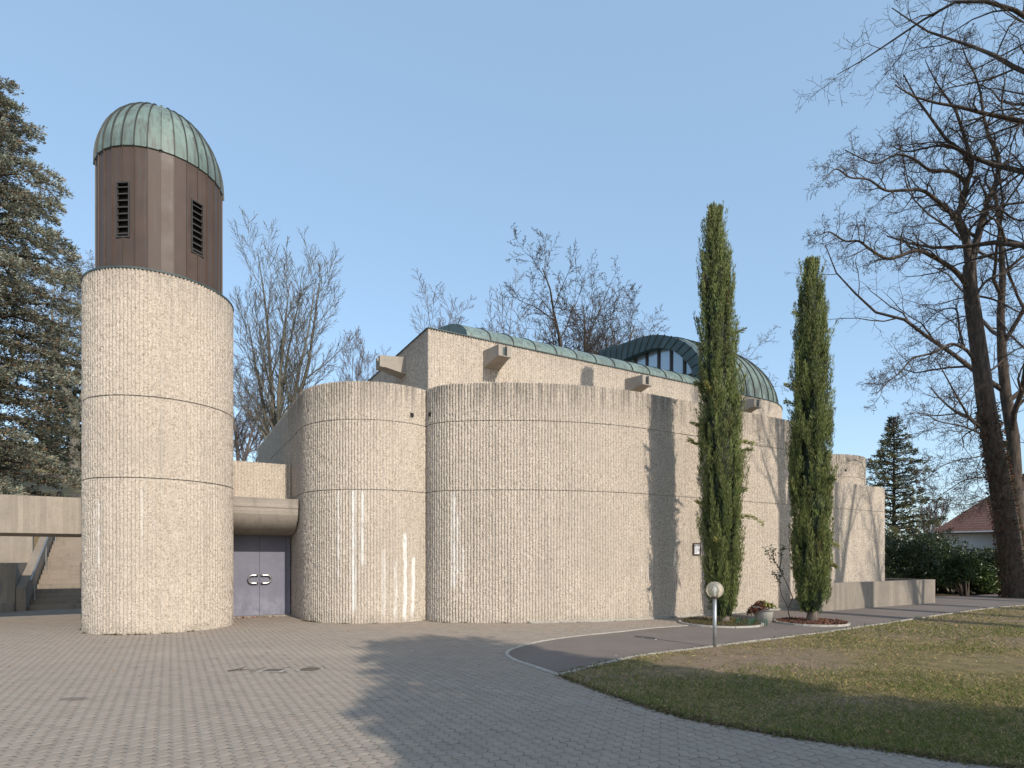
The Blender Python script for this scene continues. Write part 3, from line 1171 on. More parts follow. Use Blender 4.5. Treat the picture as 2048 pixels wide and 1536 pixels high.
# sill wall of brown copper
MB().hexa([P3(SW - .06, .1, 7.9), P3(SW - .06, 5.8, 7.9), P3(SW - .06, 5.8, 8.62), P3(SW - .06, .1, 8.62)],
          [P3(SW + .2, .1, 7.9), P3(SW + .2, 5.8, 7.9), P3(SW + .2, 5.8, 8.62), P3(SW + .2, .1, 8.62)]).build('sill_wall', M['brown'], hd)
MB().hexa([P3(SW - .09, .05, 8.62), P3(SW - .09, 5.8, 8.62), P3(SW - .09, 5.8, 8.655), P3(SW - .09, .05, 8.655)],
          [P3(SW + .2, .05, 8.62), P3(SW + .2, 5.8, 8.62), P3(SW + .2, 5.8, 8.655), P3(SW + .2, .05, 8.655)]).build('sill_flashing', M['galv'], hd)
md = [.5, 1.18, 1.86, 2.54, 3.22, 3.9, 4.58, 5.26, 5.8]
for i, d in enumerate(md):
    w = .055
    zt = min(zin(d - w), zin(d + w)) if i not in (0,) else zin(d + w)
    zt = max(zt, 8.75)
    MB().hexa([P3(SW - .05, d - w, 8.655), P3(SW - .05, d + w, 8.655), P3(SW - .05, d + w, zt), P3(SW - .05, d - w, zt)],
              [P3(SW + .07, d - w, 8.655), P3(SW + .07, d + w, 8.655), P3(SW + .07, d + w, zt), P3(SW + .07, d - w, zt)]).build('mullion', M['mullion'], hd)
    if i < len(md) - 1:
        a, b = d + w, md[i + 1] - w
        ds = np.linspace(a, b, 7)
        v = [P3(SW, x, 8.656) for x in ds] + [P3(SW, x, max(zin(x), 8.7)) for x in ds]
        v += [P3(SW + .02, x, 8.656) for x in ds] + [P3(SW + .02, x, max(zin(x), 8.7)) for x in ds]
        f = [[k, k + 1, 8 + k, 7 + k] for k in range(6)] + [[14 + k, 21 + k, 22 + k, 15 + k] for k in range(6)]
        mesh_py('pane', v, f, M['glass'], hd)

# half dome behind the hood, one strip per seam
SP0, SP1 = S_H + .45, SA - 1.0
RD, HD_ = 3.42, 2.80
D0, D1 = 3.46, 4.5


def dome_z(rho):
    return HB + .02 + HD_ * math.sqrt(max(0.0, 1 - min(rho, 1) ** 2.0))


strips = []
for s in np.linspace(SP0, SP1, 8): strips.append(((s, D0), (0, -1)))
for a in np.linspace(0, math.pi / 2, 13)[1:]: strips.append(((SP1, D0), (math.sin(a), -math.cos(a))))
strips.append(((SP1, D1), (1, 0)))
for a in np.linspace(math.pi / 2, math.pi, 9)[1:]: strips.append(((SP1, D1), (math.sin(a), -math.cos(a))))
for s in np.linspace(SP1, SP0, 6)[1:]: strips.append(((s, D1), (0, 1)))
nr = 14
hdome = empty('half_dome', (0, 0, 0)); hdome.parent = ch


def strip_line(st, lift=0.0):
    (s, d), (ds, dd) = st
    out = []
    for k in range(nr + 1):
        a = math.pi / 2 * k / nr
        r = RD * math.sin(a) * (1 + .26 * max(0.0, ds) ** 1.5)
        out.append(P3(s + ds * r * (1 + lift / RD), d + dd * r * (1 + lift / RD), HB + .02 + (HD_ + lift) * math.cos(a)))
    return out


for i in range(len(strips) - 1):
    A, B = strip_line(strips[i]), strip_line(strips[i + 1])
    m = MB()
    m.v = list(A) + list(B)
    m.f = [[k, k + 1, nr + 2 + k, nr + 1 + k] for k in range(nr)]
    # seam
    sp = strip_line(strips[i + 1], .018)
    nf = len(m.f)
    m.tube(sp, .022, 4, False)
    ob = m.build('copper_gore', M['green'], hdome)
    ob.data.materials.append(M['seam'])
    for pg in ob.data.polygons:
        if pg.index >= nf: pg.material_index = 1
lid = [P3(SP0, D0, HB + HD_ + .018), P3(SP1, D0, HB + HD_ + .018), P3(SP1, D1, HB + HD_ + .018), P3(SP0, D1, HB + HD_ + .018)]
mesh_py('dome_crown', lid, [[0, 1, 2, 3]], M['green'], hdome)

# entrance: set-back wall with the double door and the rolled concrete lintel
DO = np.array([-6.5, 17.2])


def pq(p, q): return DO + U * p + V * q


PD = Path2([tuple(pq(p, 0)) for p in np.linspace(-4.2, .0, 50)])
ribbed('wall_course', PD, 3.25, 4.42, ch)
poly_inset_prism('wall_core', [tuple(pq(-4.2, .03)), tuple(pq(.4, .03)), tuple(pq(.4, 1.2)), tuple(pq(-4.2, 1.2))], 2.36, 4.40, M['core'], ch)
prof = [(1.27, 3.29), (1.27, 3.05)] + [(1.27 - .02 - .95 * (1 - math.cos(a)), 2.34 + .70 * (1 - math.sin(a))) for a in np.linspace(.03, math.pi / 2, 14)] + [(-.1, 2.335), (-.1, 3.29)]
m = MB()
k = len(prof)
m.v = [(*pq(-3.4, -a), z) for a, z in prof] + [(*pq(-.02, -a), z) for a, z in prof]
m.f = [[i, (i + 1) % k, k + (i + 1) % k, k + i] for i in range(k)] + [list(range(k))[::-1], list(range(k, 2 * k))]
m.build('rolled_lintel', M['boardz'], ch)
dr = empty('door', (0, 0, 0)); dr.parent = ch
xa = -.845      # meeting line of the leaves, metres left of the right-hand jamb
for (p0, p1, sg) in ((xa - .755, xa - .004, -1), (xa + .004, xa + .722, 1)):
    m = MB().prism([tuple(pq(p0, .10)), tuple(pq(p1, .10)), tuple(pq(p1, .15)), tuple(pq(p0, .15))], .03, 2.34)
    lf = m.build('door_leaf', M['door'], dr)
    # half-ring pull handle
    hx = xa + sg * .05
    pts = []
    for t in np.linspace(0, 1, 5): pts.append((hx + sg * .14 * t, .115))
    for a in np.linspace(0, math.pi, 13)[1:-1]: pts.append((hx + sg * (.14 + .115 * math.sin(a)), .115 * math.cos(a)))
    for t in np.linspace(1, 0, 5): pts.append((hx + sg * .14 * t, -.115))
    pts = [(pts[0][0], pts[0][1])] + pts + [pts[-1]]
    P3d = []
    for j, (a, z) in enumerate(pts):
        q = .035
        if j in (0, len(pts) - 1): q = .10
        P3d.append((*pq(a, q), 1.07 + z))
    MB().tube(P3d, .021, 8).build('handle', M['steel'], lf, True)
m = MB()
m.prism([tuple(pq(xa + .727, .06)), tuple(pq(-.01, .06)), tuple(pq(-.01, .16)), tuple(pq(xa + .727, .16))], .0, 2.34)
m.build('door_frame', M['door'], dr)
MB().prism([tuple(pq(-2.6, .155)), tuple(pq(.0, .155)), tuple(pq(.0, .5)), tuple(pq(-2.6, .5))], -.05, 2.4).build('door_lining', M['black'], dr)
MB().prism([tuple(pq(-2.4, -.16)), tuple(pq(-.02, -.16)), tuple(pq(-.02, .16)), tuple(pq(-2.4, .16))], -.05, .022).build('threshold', M['plain'], dr)
# plinth strip at the foot of the lobes
m = MB()
a = np.linspace(3.2, P2.L - 6.6, 50)
xo, yo = P2.at(a, .055); xi, yi = P2.at(a, -.02)
for i in range(len(a) - 1):
    m.prism([(xo[i], yo[i]), (xo[i + 1], yo[i + 1]), (xi[i + 1], yi[i + 1]), (xi[i], yi[i])], -.05, .055)
m.build('plinth', M['kerb'], ch)
# overflow sockets in the parapet: solid blocks, coloured black for the shade inside a hole
for (P, a, z_) in ((P1, 9.2 + R1 * rad(100), 5.40), (P2, .45, 5.45), (PA, 3.4, 5.45)):
    o_, i_ = P.at(a, .012), P.at(a, -.05)
    t_ = np.array([i_[0] - o_[0], i_[1] - o_[1]]); t_ /= np.linalg.norm(t_); s_ = np.array([-t_[1], t_[0]]) * .05
    o_, i_ = np.array(o_), np.array(i_)
    MB().prism([tuple(o_ - s_), tuple(o_ + s_), tuple(i_ + s_), tuple(i_ - s_)], z_, z_ + .1).build('overflow_hole_shade', M['black'], ch)

# low wall of the area in front of the far end
lwt = empty('area_wall', (*wall_pt(1700, 1.0), 0)); lwt.location = (0, 0, 0)
tag(lwt, 'low weathered concrete wall round the sunken area at the chapel end', 'wall')
a0 = wall_pt(1628, 1.0); a1 = wall_pt(1872, 1.0)
m = MB()
T = .18
e0 = a1 - U * .12
m.prism([tuple(a0), tuple(a1 - U * .07), tuple(a1 - U * .02 + V * .02), tuple(a1 + V * .07), tuple(a1 + V * T), tuple(a1 - U * .12 + V * T), tuple(a0 + V * T)], -.05, .88)
m.build('front_wall', M['lowwall'], lwt)
MB().prism([tuple(a1 - U * T + V * (T + .003)), tuple(a1 + V * (T + .003)), tuple(a1 + V * 4.6), tuple(a1 - U * T + V * 4.6)], -.05, .877).build('return_wall', M['lowwall'], lwt)
b0 = a1 + V * 4.6
MB().prism([tuple(b0 - U * 5), tuple(b0 - U * .002), tuple(b0 - U * .002 + V * T), tuple(b0 - U * 5 + V * T)], -.05, .874).build('back_wall', M['lowwall'], lwt)

# ------------------------------------------------------------------ canopy, outdoor stair and walls left of the tower
cn = empty('concrete_canopy', (0, 0, 0))
tag(cn, 'flat board-formed concrete canopy bridging from the tower over the stair foot', 'canopy')
c0 = pq(-3.3, .05); c1 = pq(-16, .05)
MB().prism([tuple(pq(-16, .05)), tuple(pq(-3.0, .05)), tuple(pq(-3.0, .30)), tuple(pq(-16, .30))], 2.28, 3.19).build('fascia', M['board'], cn)
MB().prism([tuple(pq(-15.9, .303)), tuple(pq(-3.0, .303)), tuple(pq(-3.0, 3.0)), tuple(pq(-15.9, 3.0))], 2.285, 2.6).build('slab', M['plain'], cn)
MB().prism([tuple(pq(-15.9, 3.003)), tuple(pq(-3.0, 3.003)), tuple(pq(-3.0, 3.2)), tuple(pq(-15.9, 3.2))], 2.29, 3.18).build('rear_upstand', M['board'], cn)
MB().prism([tuple(pq(-15.4, 1.2)), tuple(pq(-14.6, 1.2)), tuple(pq(-14.6, 2.2)), tuple(pq(-15.4, 2.2))], -.08, 2.284).build('pier', M['board'], cn)

stair = empty('outdoor_stair', (0, 0, 0))
tag(stair, 'concrete stair climbing the grassy bank behind the canopy', 'stairs')
SL, SR = -7.0, -3.6
q0 = 5.9
rise, going = .157, .32
z = 0
for i in range(16):
    z += rise
    MB().prism([tuple(pq(SL, q0 + i * going)), tuple(pq(SR, q0 + i * going)), tuple(pq(SR, q0 + (i + 1) * going + .02)), tuple(pq(SL, q0 + (i + 1) * going + .02))], z - rise * 1.6 if i else -.08, z).build('step', M['stair'], stair)
qs = q0 + 16 * going
MB().prism([tuple(pq(SL, qs + .021)), tuple(pq(SR, qs + .021)), tuple(pq(SR, qs + 4.2)), tuple(pq(SL, qs + 4.2))], z - .4, z - .004).build('landing', M['stair'], stair)
qs += 4.2
for i in range(26):
    z += .14
    MB().prism([tuple(pq(SL, qs + i * .46)), tuple(pq(SR, qs + i * .46)), tuple(pq(SR, qs + (i + 1) * .46 + .02)), tuple(pq(SL, qs + (i + 1) * .46 + .02))], z - .3, z).build('step', M['stair'], stair)
MB().hexa([(*pq(SL - .25, 5.6), -.1), (*pq(SL - .01, 5.6), -.1), (*pq(SL - .01, 5.6), .75), (*pq(SL - .25, 5.6), .75)],
          [(*pq(SL - .25, 11.3), -.1), (*pq(SL - .01, 11.3), -.1), (*pq(SL - .01, 11.3), 3.3), (*pq(SL - .25, 11.3), 3.3)]).build('stringer_wall', M['stair'], stair)

hr = empty('stair_handrail', (0, 0, 0))
tag(hr, 'sloping tubular steel handrail beside the concrete stair', 'handrail')
MB().tube([(*pq(SL + .1, 5.6), .98), (*pq(SL + .1, 10.9), 3.55)], .026, 8).build('rail', M['galv'], hr)
for q, zt in ((6.3, 1.30), (8.3, 2.27), (10.3, 3.24)):
    MB().tube([(*pq(SL + .1, q), zt - 1.1), (*pq(SL + .1, q), zt)], .018, 6).build('post', M['galv'], hr)

rw = tag(MB().prism([tuple(pq(-17, 8.2)), tuple(pq(SL - .26, 8.2)), tuple(pq(SL - .26, 8.5)), tuple(pq(-17, 8.5))], -.1, 2.75).build('retaining_wall', M['board']),
         'board-marked concrete retaining wall behind the planter beside the stair', 'wall')
pw = empty('planter_wall', (0, 0, 0))
tag(pw, 'low concrete planter wall with a grey notice beside the stair foot', 'wall')
MB().prism([tuple(pq(-17, 5.5)), tuple(pq(SL - .45, 5.5)), tuple(pq(SL - .27, 5.62)), tuple(pq(SL - .27, 7.6)), tuple(pq(-17, 7.6))], -.1, 1.53).build('wall_block', M['board'], pw)
MB().prism([tuple(pq(-17, 4.3)), tuple(pq(SL - 1.7, 4.5)), tuple(pq(SL - .6, 5.0)), tuple(pq(SL - .3, 5.497)), tuple(pq(-17, 5.497))], -.1, .3).build('ledge', M['plain'], pw)
MB().prism([tuple(pq(SL - 1.15, 5.47)), tuple(pq(SL - .6, 5.47)), tuple(pq(SL - .6, 5.505)), tuple(pq(SL - 1.15, 5.505))], .60, 1.02).build('notice', M['greypaper'], pw)

# ------------------------------------------------------------------ vegetation tools
def tubes(branches, k):
    """branches: list of (pts (n,3), radii (n)) -> verts, quads ; vectorised, k sided"""
    P = np.concatenate([b[0] for b in branches]); Rr = np.concatenate([b[1] for b in branches])
    ln = np.array([len(b[0]) for b in branches])
    first = np.concatenate([[0], np.cumsum(ln)[:-1]])
    isf = np.zeros(len(P), bool); isf[first] = True
    isl = np.zeros(len(P), bool); isl[first + ln - 1] = True
    nxt = np.where(isl, np.arange(len(P)), np.arange(len(P)) + 1)
    prv = np.where(isf, np.arange(len(P)), np.arange(len(P)) - 1)
    T = P[nxt] - P[prv]
    T /= np.maximum(np.linalg.norm(T, axis=1), 1e-9)[:, None]
    ref = np.where(np.abs(T[:, 2:3]) > .93, np.array([[1., 0, 0]]), np.array([[0, 0, 1.]]))
    A = np.cross(T, ref); A /= np.linalg.norm(A, axis=1)[:, None]
    B = np.cross(T, A)
    an = np.arange(k) * 2 * np.pi / k
    vv = P[:, None] + Rr[:, None, None] * (A[:, None] * np.cos(an)[None, :, None] + B[:, None] * np.sin(an)[None, :, None])
    s = np.where(~isl)[0]
    j = np.arange(k); j2 = (j + 1) % k
    f = np.stack([s[:, None] * k + j, s[:, None] * k + j2, (s[:, None] + 1) * k + j2, (s[:, None] + 1) * k + j], -1).reshape(-1, 4)
    return vv.reshape(-1, 3), f


def rot_about(d, ax, a):
    c, s = math.cos(a), math.sin(a)
    dx, dy, dz = d; x, y, z_ = ax
    dot = dx * x + dy * y + dz * z_
    cx, cy, cz = y * dz - z_ * dy, z_ * dx - x * dz, x * dy - y * dx
    return (dx * c + cx * s + x * dot * (1 - c), dy * c + cy * s + y * dot * (1 - c), dz * c + cz * s + z_ * dot * (1 - c))


def norm3(d):
    l = math.sqrt(d[0] ** 2 + d[1] ** 2 + d[2] ** 2) or 1
    return (d[0] / l, d[1] / l, d[2] / l)


def grow(out, rng, p, d, L, r, lev, K):
    """one branch with its children. K: dict of lists by level"""
    n = K['seg'][lev]
    pts = [p]; rad_ = [r]
    w = K['wig'][lev]; up = K['up'][lev]
    x, y, z_ = p
    step = L / n
    for i in range(n):
        d = norm3((d[0] + rng.gauss(0, w), d[1] + rng.gauss(0, w), d[2] + rng.gauss(0, w) + up))
        x += d[0] * step; y += d[1] * step; z_ += d[2] * step
        pts.append((x, y, z_)); rad_.append(max(r * (1 - (i + 1) / n * K['taper']), K['rmin']))
    out[lev].append((pts, rad_))
    if lev + 1 < len(K['n']):
        children(out, rng, pts, rad_, L, lev, K)


def children(out, rng, pts, rad_, L, lev, K, tmin=None):
    n = len(pts) - 1
    nc = K['n'][lev + 1]
    nc = max(1, int(round(nc * rng.uniform(.8, 1.2))))
    t0 = K['start'][lev] if tmin is None else tmin
    ph = rng.uniform(0, 6.28)
    for c in range(nc):
        t = t0 + (1 - t0) * (c + rng.random()) / nc
        f = t * n; i = min(int(f), n - 1); u = f - i
        a, b = pts[i], pts[i + 1]
        p = (a[0] + (b[0] - a[0]) * u, a[1] + (b[1] - a[1]) * u, a[2] + (b[2] - a[2]) * u)
        dd = norm3((b[0] - a[0], b[1] - a[1], b[2] - a[2]))
        ax = norm3((dd[1] - dd[2] * .3, dd[2] * .5 - dd[0], dd[0] * .3 + .1))
        dot = ax[0] * dd[0] + ax[1] * dd[1] + ax[2] * dd[2]
        ax = norm3((ax[0] - dd[0] * dot, ax[1] - dd[1] * dot, ax[2] - dd[2] * dot))
        ph += 2.4 + rng.uniform(-.4, .4)
        ax = rot_about(ax, dd, ph)
        cd = rot_about(dd, ax, K['ang'][lev + 1] * rng.uniform(.7, 1.25))
        rr = rad_[i] + (rad_[i + 1] - rad_[i]) * u
        cl = L * K['len'][lev + 1] * (1.15 - .65 * t) * rng.uniform(.7, 1.2)
        grow(out, rng, p, cd, cl, max(min(rr * K['rad'][lev + 1], rr * .85), K['rmin']), lev + 1, K)


def tree_objs(name, out, mat, parent, split=1):
    """split: levels below it become the trunk part, the rest the crown part"""
    tr = [b for lv in out[:split] for b in lv]
    v, f = tubes([(np.array(a), np.array(b)) for a, b in tr], 10)
    t = mesh_np('trunk', v, f, mat, parent, True)
    vs, fs, nb = [], [], 0
    for li, lv in enumerate(out[split:]):
        if not lv: continue
        v, f = tubes([(np.array(a), np.array(b)) for a, b in lv], 7 if li == 0 else (4 if li == 1 else 3))
        vs.append(v); fs.append(f + nb); nb += len(v)
    c = mesh_np('crown', np.concatenate(vs), np.concatenate(fs), mat, parent, True)
    return t, c


def bare_tree(name, loc, H, seed, K, mat, label, group=None, cat='tree', lean=(0, 0), r0=None, trunk_frac=.3, stems=1, spread=.25):
    rng = random.Random(seed)
    root = empty(name, loc)
    tag(root, label, cat, group)
    out = [[] for _ in K['n']]
    r0 = r0 or H * .018
    if stems == 1:
        grow(out, rng, (0, 0, -.3), norm3((lean[0], lean[1], 1)), H * K['len'][0], r0, 0, K)
    else:
        # short bole, then upright leaders
        b = H * trunk_frac
        pts = [(0, 0, -.3), (lean[0] * b * .5, lean[1] * b * .5, b * .5), (lean[0] * b, lean[1] * b, b)]
        out[0].append((pts, [r0 * 1.15, r0, r0 * .9]))
        for s in range(stems):
            a = 6.28 * s / stems + rng.uniform(-.4, .4)
            sp = spread * rng.uniform(.6, 1.2)
            z0 = b * rng.uniform(.8, 1.0)
            p = (lean[0] * z0, lean[1] * z0, z0)
            grow(out, rng, p, norm3((math.cos(a) * sp + lean[0], math.sin(a) * sp + lean[1], 1)), (H - b) * rng.uniform(.85, 1.0), r0 * rng.uniform(.5, .68), 0, K)
    tree_objs(name, out, mat, root)
    return root


def cards(name, pos, dirs, length, width, cols, mat, parent, fold=.35, tips=True):
    """leaf or needle faces: a pointed pair of triangles for each entry, slightly folded"""
    n = len(pos)
    d = dirs / np.maximum(np.linalg.norm(dirs, axis=1), 1e-9)[:, None]
    r = NP.normal(0, 1, (n, 3))
    s = np.cross(d, r); s /= np.maximum(np.linalg.norm(s, axis=1), 1e-9)[:, None]
    nn = np.cross(d, s)
    L = np.asarray(length)[:, None]; W = np.asarray(width)[:, None]
    a = pos
    b = pos + d * L * .5 + s * W * .5 + nn * W * fold
    c = pos + d * L
    e = pos + d * L * .5 - s * W * .5 + nn * W * fold
    v = np.stack([a, b, c, e], 1).reshape(-1, 3)
    i = np.arange(n) * 4
    f = np.concatenate([np.stack([i, i + 1, i + 2], -1), np.stack([i, i + 2, i + 3], -1)])
    return mesh_np(name, v, f, mat, parent, cols=np.repeat(cols, 4, 0))


# ------------------------------------------------------------------ cypresses
def cypress(loc, H, zs, rs, label, seed, z_base, drift=(0, 0), stray=()):
    rg = np.random.default_rng(seed)
    root = empty('cypress_tree', loc)
    tag(root, label, 'tree', None)
    MB().tube([(0, 0, -.1), (.02, 0, .25), (-.01, .02, z_base + .6), (0, 0, H * .5), (drift[0] * .8, 0, H * .9)], [.17, .125, .11, .07, .02], 9).build('trunk', M['bark_c'], root, True)
    R = lambda z: np.interp(z, zs, rs) * np.clip((H - np.asarray(z)) / 1.8 + .01, .01, 1) ** .8
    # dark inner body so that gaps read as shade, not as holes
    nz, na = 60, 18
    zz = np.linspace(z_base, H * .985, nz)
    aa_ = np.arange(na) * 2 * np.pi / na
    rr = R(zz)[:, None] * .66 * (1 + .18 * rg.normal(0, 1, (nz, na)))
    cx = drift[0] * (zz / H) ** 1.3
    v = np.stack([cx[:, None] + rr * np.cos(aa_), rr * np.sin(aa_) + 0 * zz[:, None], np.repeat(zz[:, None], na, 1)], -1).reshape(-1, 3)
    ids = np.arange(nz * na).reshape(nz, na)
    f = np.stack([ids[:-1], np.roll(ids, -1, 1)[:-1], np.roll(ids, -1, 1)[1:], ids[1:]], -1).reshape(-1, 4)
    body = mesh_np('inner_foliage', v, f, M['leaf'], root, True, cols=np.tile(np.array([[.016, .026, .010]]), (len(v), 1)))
    # plumes: upright flames, each a bunch of sprigs
    npl = int(H * 88)
    u = rg.random(npl)
    pzs = z_base - .12 + (H - z_base + .12) * u ** 1.02 * .965
    ang = rg.random(npl) * 2 * np.pi
    depth = rg.uniform(.66, 1.0, npl)
    prom = (rg.random(npl) < .12) * rg.uniform(.03, .12, npl)
    pr = R(pzs) * depth + prom
    pos, dirs, ln, wd, cl = [], [], [], [], []
    tone = rg.normal(0, 1, npl)
    per = 100
    for i in range(npl):
        a = ang[i]; z = pzs[i]
        base = np.array([cx_(drift, z, H) + pr[i] * math.cos(a), pr[i] * math.sin(a), z])
        plen = min(rg.uniform(.40, 1.0), (H - z) * .9 + .06)
        lean = np.array([math.cos(a) * rg.uniform(-.02, .17), math.sin(a) * rg.uniform(-.02, .17), 1]) + rg.normal(0, .07, 3)
        lean /= np.linalg.norm(lean)
        t = rg.random(per)
        tp = min(1.0, max(.25, (H - z) / 1.3))
        rad_ = (.056 * np.sin(np.pi * np.clip(t * .86 + .1, 0, 1)) + .006) * tp
        off = rg.normal(0, 1, (per, 3)); off -= lean * (off @ lean)[:, None]
        off /= np.linalg.norm(off, axis=1)[:, None]
        p = base + lean * (t * plen)[:, None] + off * (rad_ * rg.random(per))[:, None]
        pos.append(p)
        dirs.append(lean + off * .30 + rg.normal(0, .12, (per, 3)))
        ln.append(rg.uniform(.05, .12, per) * (.5 + .5 * tp)); wd.append(rg.uniform(.009, .020, per))
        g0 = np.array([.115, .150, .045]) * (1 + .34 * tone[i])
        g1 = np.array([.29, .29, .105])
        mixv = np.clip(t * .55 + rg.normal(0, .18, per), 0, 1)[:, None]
        c = g0 * (1 - mixv) + g1 * mixv
        if rg.random() < .012: c = c * .35 + np.array([.20, .10, .045]) * .65
        cl.append(c)
    for (z, a, L, droop, col) in stray:
        # sprays that stick out
        m = 120
        t = rg.random(m)
        base = np.array([cx_(drift, z, H), 0, z])
        o = np.array([math.cos(a), math.sin(a), 0])
        r_in = float(R(z)) * .75
        ax_ = base + o * (r_in + t[:, None] * L) + np.array([0, 0, 1]) * (t * .45 * L - droop * t ** 2 * L)[:, None]
        pos.append(ax_ + rg.normal(0, .022, (m, 3)))
        dirs.append(o + np.array([0, 0, .5 - droop]) + rg.normal(0, .35, (m, 3)))
        ln.append(rg.uniform(.06, .13, m)); wd.append(rg.uniform(.015, .03, m))
        cl.append(np.tile(np.array(col), (m, 1)) * rg.uniform(.7, 1.25, (m, 1)))
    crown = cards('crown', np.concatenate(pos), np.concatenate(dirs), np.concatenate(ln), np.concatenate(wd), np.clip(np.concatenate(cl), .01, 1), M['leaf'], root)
    return root


def cx_(drift, z, H): return drift[0] * (z / H) ** 1.3


def ztab(rows, Y):
    """(photo row, width in photo px) -> height, radius"""
    z = [EYE + (HOR - y) * Y / FPX for y, w in rows][::-1]
    r = [w * Y / FPX / 2 for y, w in rows][::-1]
    o = np.argsort(z)
    return np.array(z)[o], np.array(r)[o]


Yc = 14.85
zs, rs = ztab([(414, 4), (450, 27), (500, 40), (600, 53), (700, 60), (800, 70), (900, 79), (1000, 78), (1100, 68), (1180, 62), (1215, 54), (1232, 34)], Yc)
cy1 = (float(((1447) - 1024) * Yc / FPX), Yc, 0)
gcol, ycol = (.15, .17, .06), (.30, .29, .10)
cypress(cy1, float(zs[-1]), zs, rs * .98, 'taller slender cypress in the grassy bed behind the globe lamp', 3, float(zs[0]), (-.26, 0),
        [(7.3, 0, .42, .0, gcol), (4.6, 0.1, .55, .5, ycol), (4.35, 0, .40, .3, gcol), (2.7, -.2, .62, .75, ycol), (3.3, .2, .30, .0, gcol), (5.0, math.pi, .35, .2, gcol), (4.5, math.pi - .2, .38, -.1, ycol), (3.0, 3.0, .22, .0, ycol), (6.0, 3.1, .25, .0, gcol), (5.8, -2.4, .3, -.2, ycol), (2.1, -2.2, .25, .3, ycol)])
Yc2 = 15.05
zs2, rs2 = ztab([(519, 4), (550, 30), (600, 44), (700, 55), (800, 62), (880, 72), (950, 77), (1050, 70), (1130, 67), (1190, 68), (1210, 60), (1222, 36)], Yc2)
cy2 = (float((1623 - 1024) * Yc2 / FPX), Yc2, 0)
cypress(cy2, float(zs2[-1]), zs2, rs2 * .98, 'shorter cypress in the bark-mulched bed beside the leafless rose', 5, float(zs2[0]), (-.02, 0),
        [(6.0, math.pi, .38, .1, ycol), (5.5, math.pi + .2, .42, .05, gcol), (2.05, .1, .40, .7, ycol), (8.6, 0.1, .20, .0, gcol), (7.9, 3.1, .22, .0, ycol), (1.5, -1.0, .3, .6, ycol), (3.6, -1.2, .3, .5, gcol)])


def bed(name, c, r, label, mulch):
    root = empty(name, (c[0], c[1], 0))
    tag(root, label, 'planting bed')
    ring = MB()
    kerb([(c[0] + r * math.cos(a), c[1] + r * math.sin(a)) for a in np.linspace(-math.pi, math.pi, 49)], .06, -.05, .05, root, .8)
    for o in root.children: o.location = (-c[0], -c[1], 0)
    n = 26
    v = [(0, 0, .06)] + [(math.cos(a) * r * .55, math.sin(a) * r * .55, .045 + NP.normal(0, .01)) for a in np.linspace(0, 2 * math.pi, n, endpoint=False)] + [(math.cos(a) * r * .99, math.sin(a) * r * .99, .02) for a in np.linspace(0, 2 * math.pi, n, endpoint=False)]
    f = [[0, 1 + i, 1 + (i + 1) % n] for i in range(n)] + [[1 + i, 1 + n + i, 1 + n + (i + 1) % n, 1 + (i + 1) % n] for i in range(n)]
    mesh_py('soil', v, f, M['soil'], root, True)
    m = 2600
    rr = r * np.sqrt(NP.random(m)) * .95; aa_ = NP.random(m) * 6.283
    pos = np.stack([rr * np.cos(aa_), rr * np.sin(aa_), np.full(m, .045)], -1)
    if mulch:
        d = NP.normal(0, 1, (m, 3)); d[:, 2] = np.abs(d[:, 2]) * .35
        cl = np.array([[.16, .07, .04]]) * NP.uniform(.4, 1.7, (m, 1)) + NP.uniform(0, .05, (m, 3))
        o = cards('bark_mulch', pos, d, NP.uniform(.04, .09, m), NP.uniform(.02, .045, m), cl, M['dry'], root)
    else:
        d = NP.normal(0, .5, (m, 3)); d[:, 2] = 1
        cl = np.where((NP.random(m) < .5)[:, None], np.array([[.075, .085, .030]]), np.array([[.20, .15, .075]])) * NP.uniform(.6, 1.5, (m, 1))
        o = cards('grass_tuft', pos, d, NP.uniform(.04, .10, m), NP.uniform(.008, .016, m), cl, M['grass'], root)
    tag(o, kind='stuff')
    return root


bed('planting_bed', (cy1[0] - .05, 14.95), 1.0, 'round kerbed bed of grass under the taller cypress', False)
bed('planting_bed', (cy2[0] - .02, 15.05), .86, 'round kerbed bed of bark mulch under the shorter cypress', True)
# green plastic mesh guard in the first bed
m = MB()
for i in range(26):
    t = -.25 + .95 * i / 25
    x = cy1[0] + .1 + .75 * i / 25; y = 14.25 + .12 * math.sin(i * .5)
    m.tube([(x, y, .03), (x + .02 * math.sin(i), y, .20 + .03 * math.sin(i * 1.7))], .004, 3)
for zz_ in (.07, .11, .15, .19):
    m.tube([(cy1[0] + .1 + .75 * i / 25, 14.25 + .12 * math.sin(i * .5), zz_ + .01 * math.sin(i * .9)) for i in range(26)], .004, 3)
tag(m.build('mesh_guard', M['net']), 'crumpled green plastic mesh guard in the grass under the taller cypress', 'mesh guard')

# ------------------------------------------------------------------ globe lamps
def globe_lamp(loc, label, group=None):
    root = empty('globe_lamp', loc)
    tag(root, label, 'lamp', group)
    MB().tube([(0, 0, -.1), (0, 0, .93)], .036, 12).build('post', M['galv'], root, True)
    MB().lathe([(.0, .92), (.058, .92), (.058, .955), (.045, .965), (.0, .965)], 16).build('collar', M['frame'], root)
    ps = []
    for i in range(23):
        a = -math.pi / 2 + .30 + (math.pi - .30) * i / 22
        ps.append((max(.1575 * math.cos(a), .0005), 1.07 + .1575 * math.sin(a)))
    gl = MB().lathe(ps, 32).build('globe', M['globe'], root, True)
    MB().lathe([(.001, 1.13), (.02, 1.12), (.032, 1.085), (.026, 1.04), (.017, 1.01), (.017, .96)], 12).build('bulb', M['paper'], gl, True)
    return root


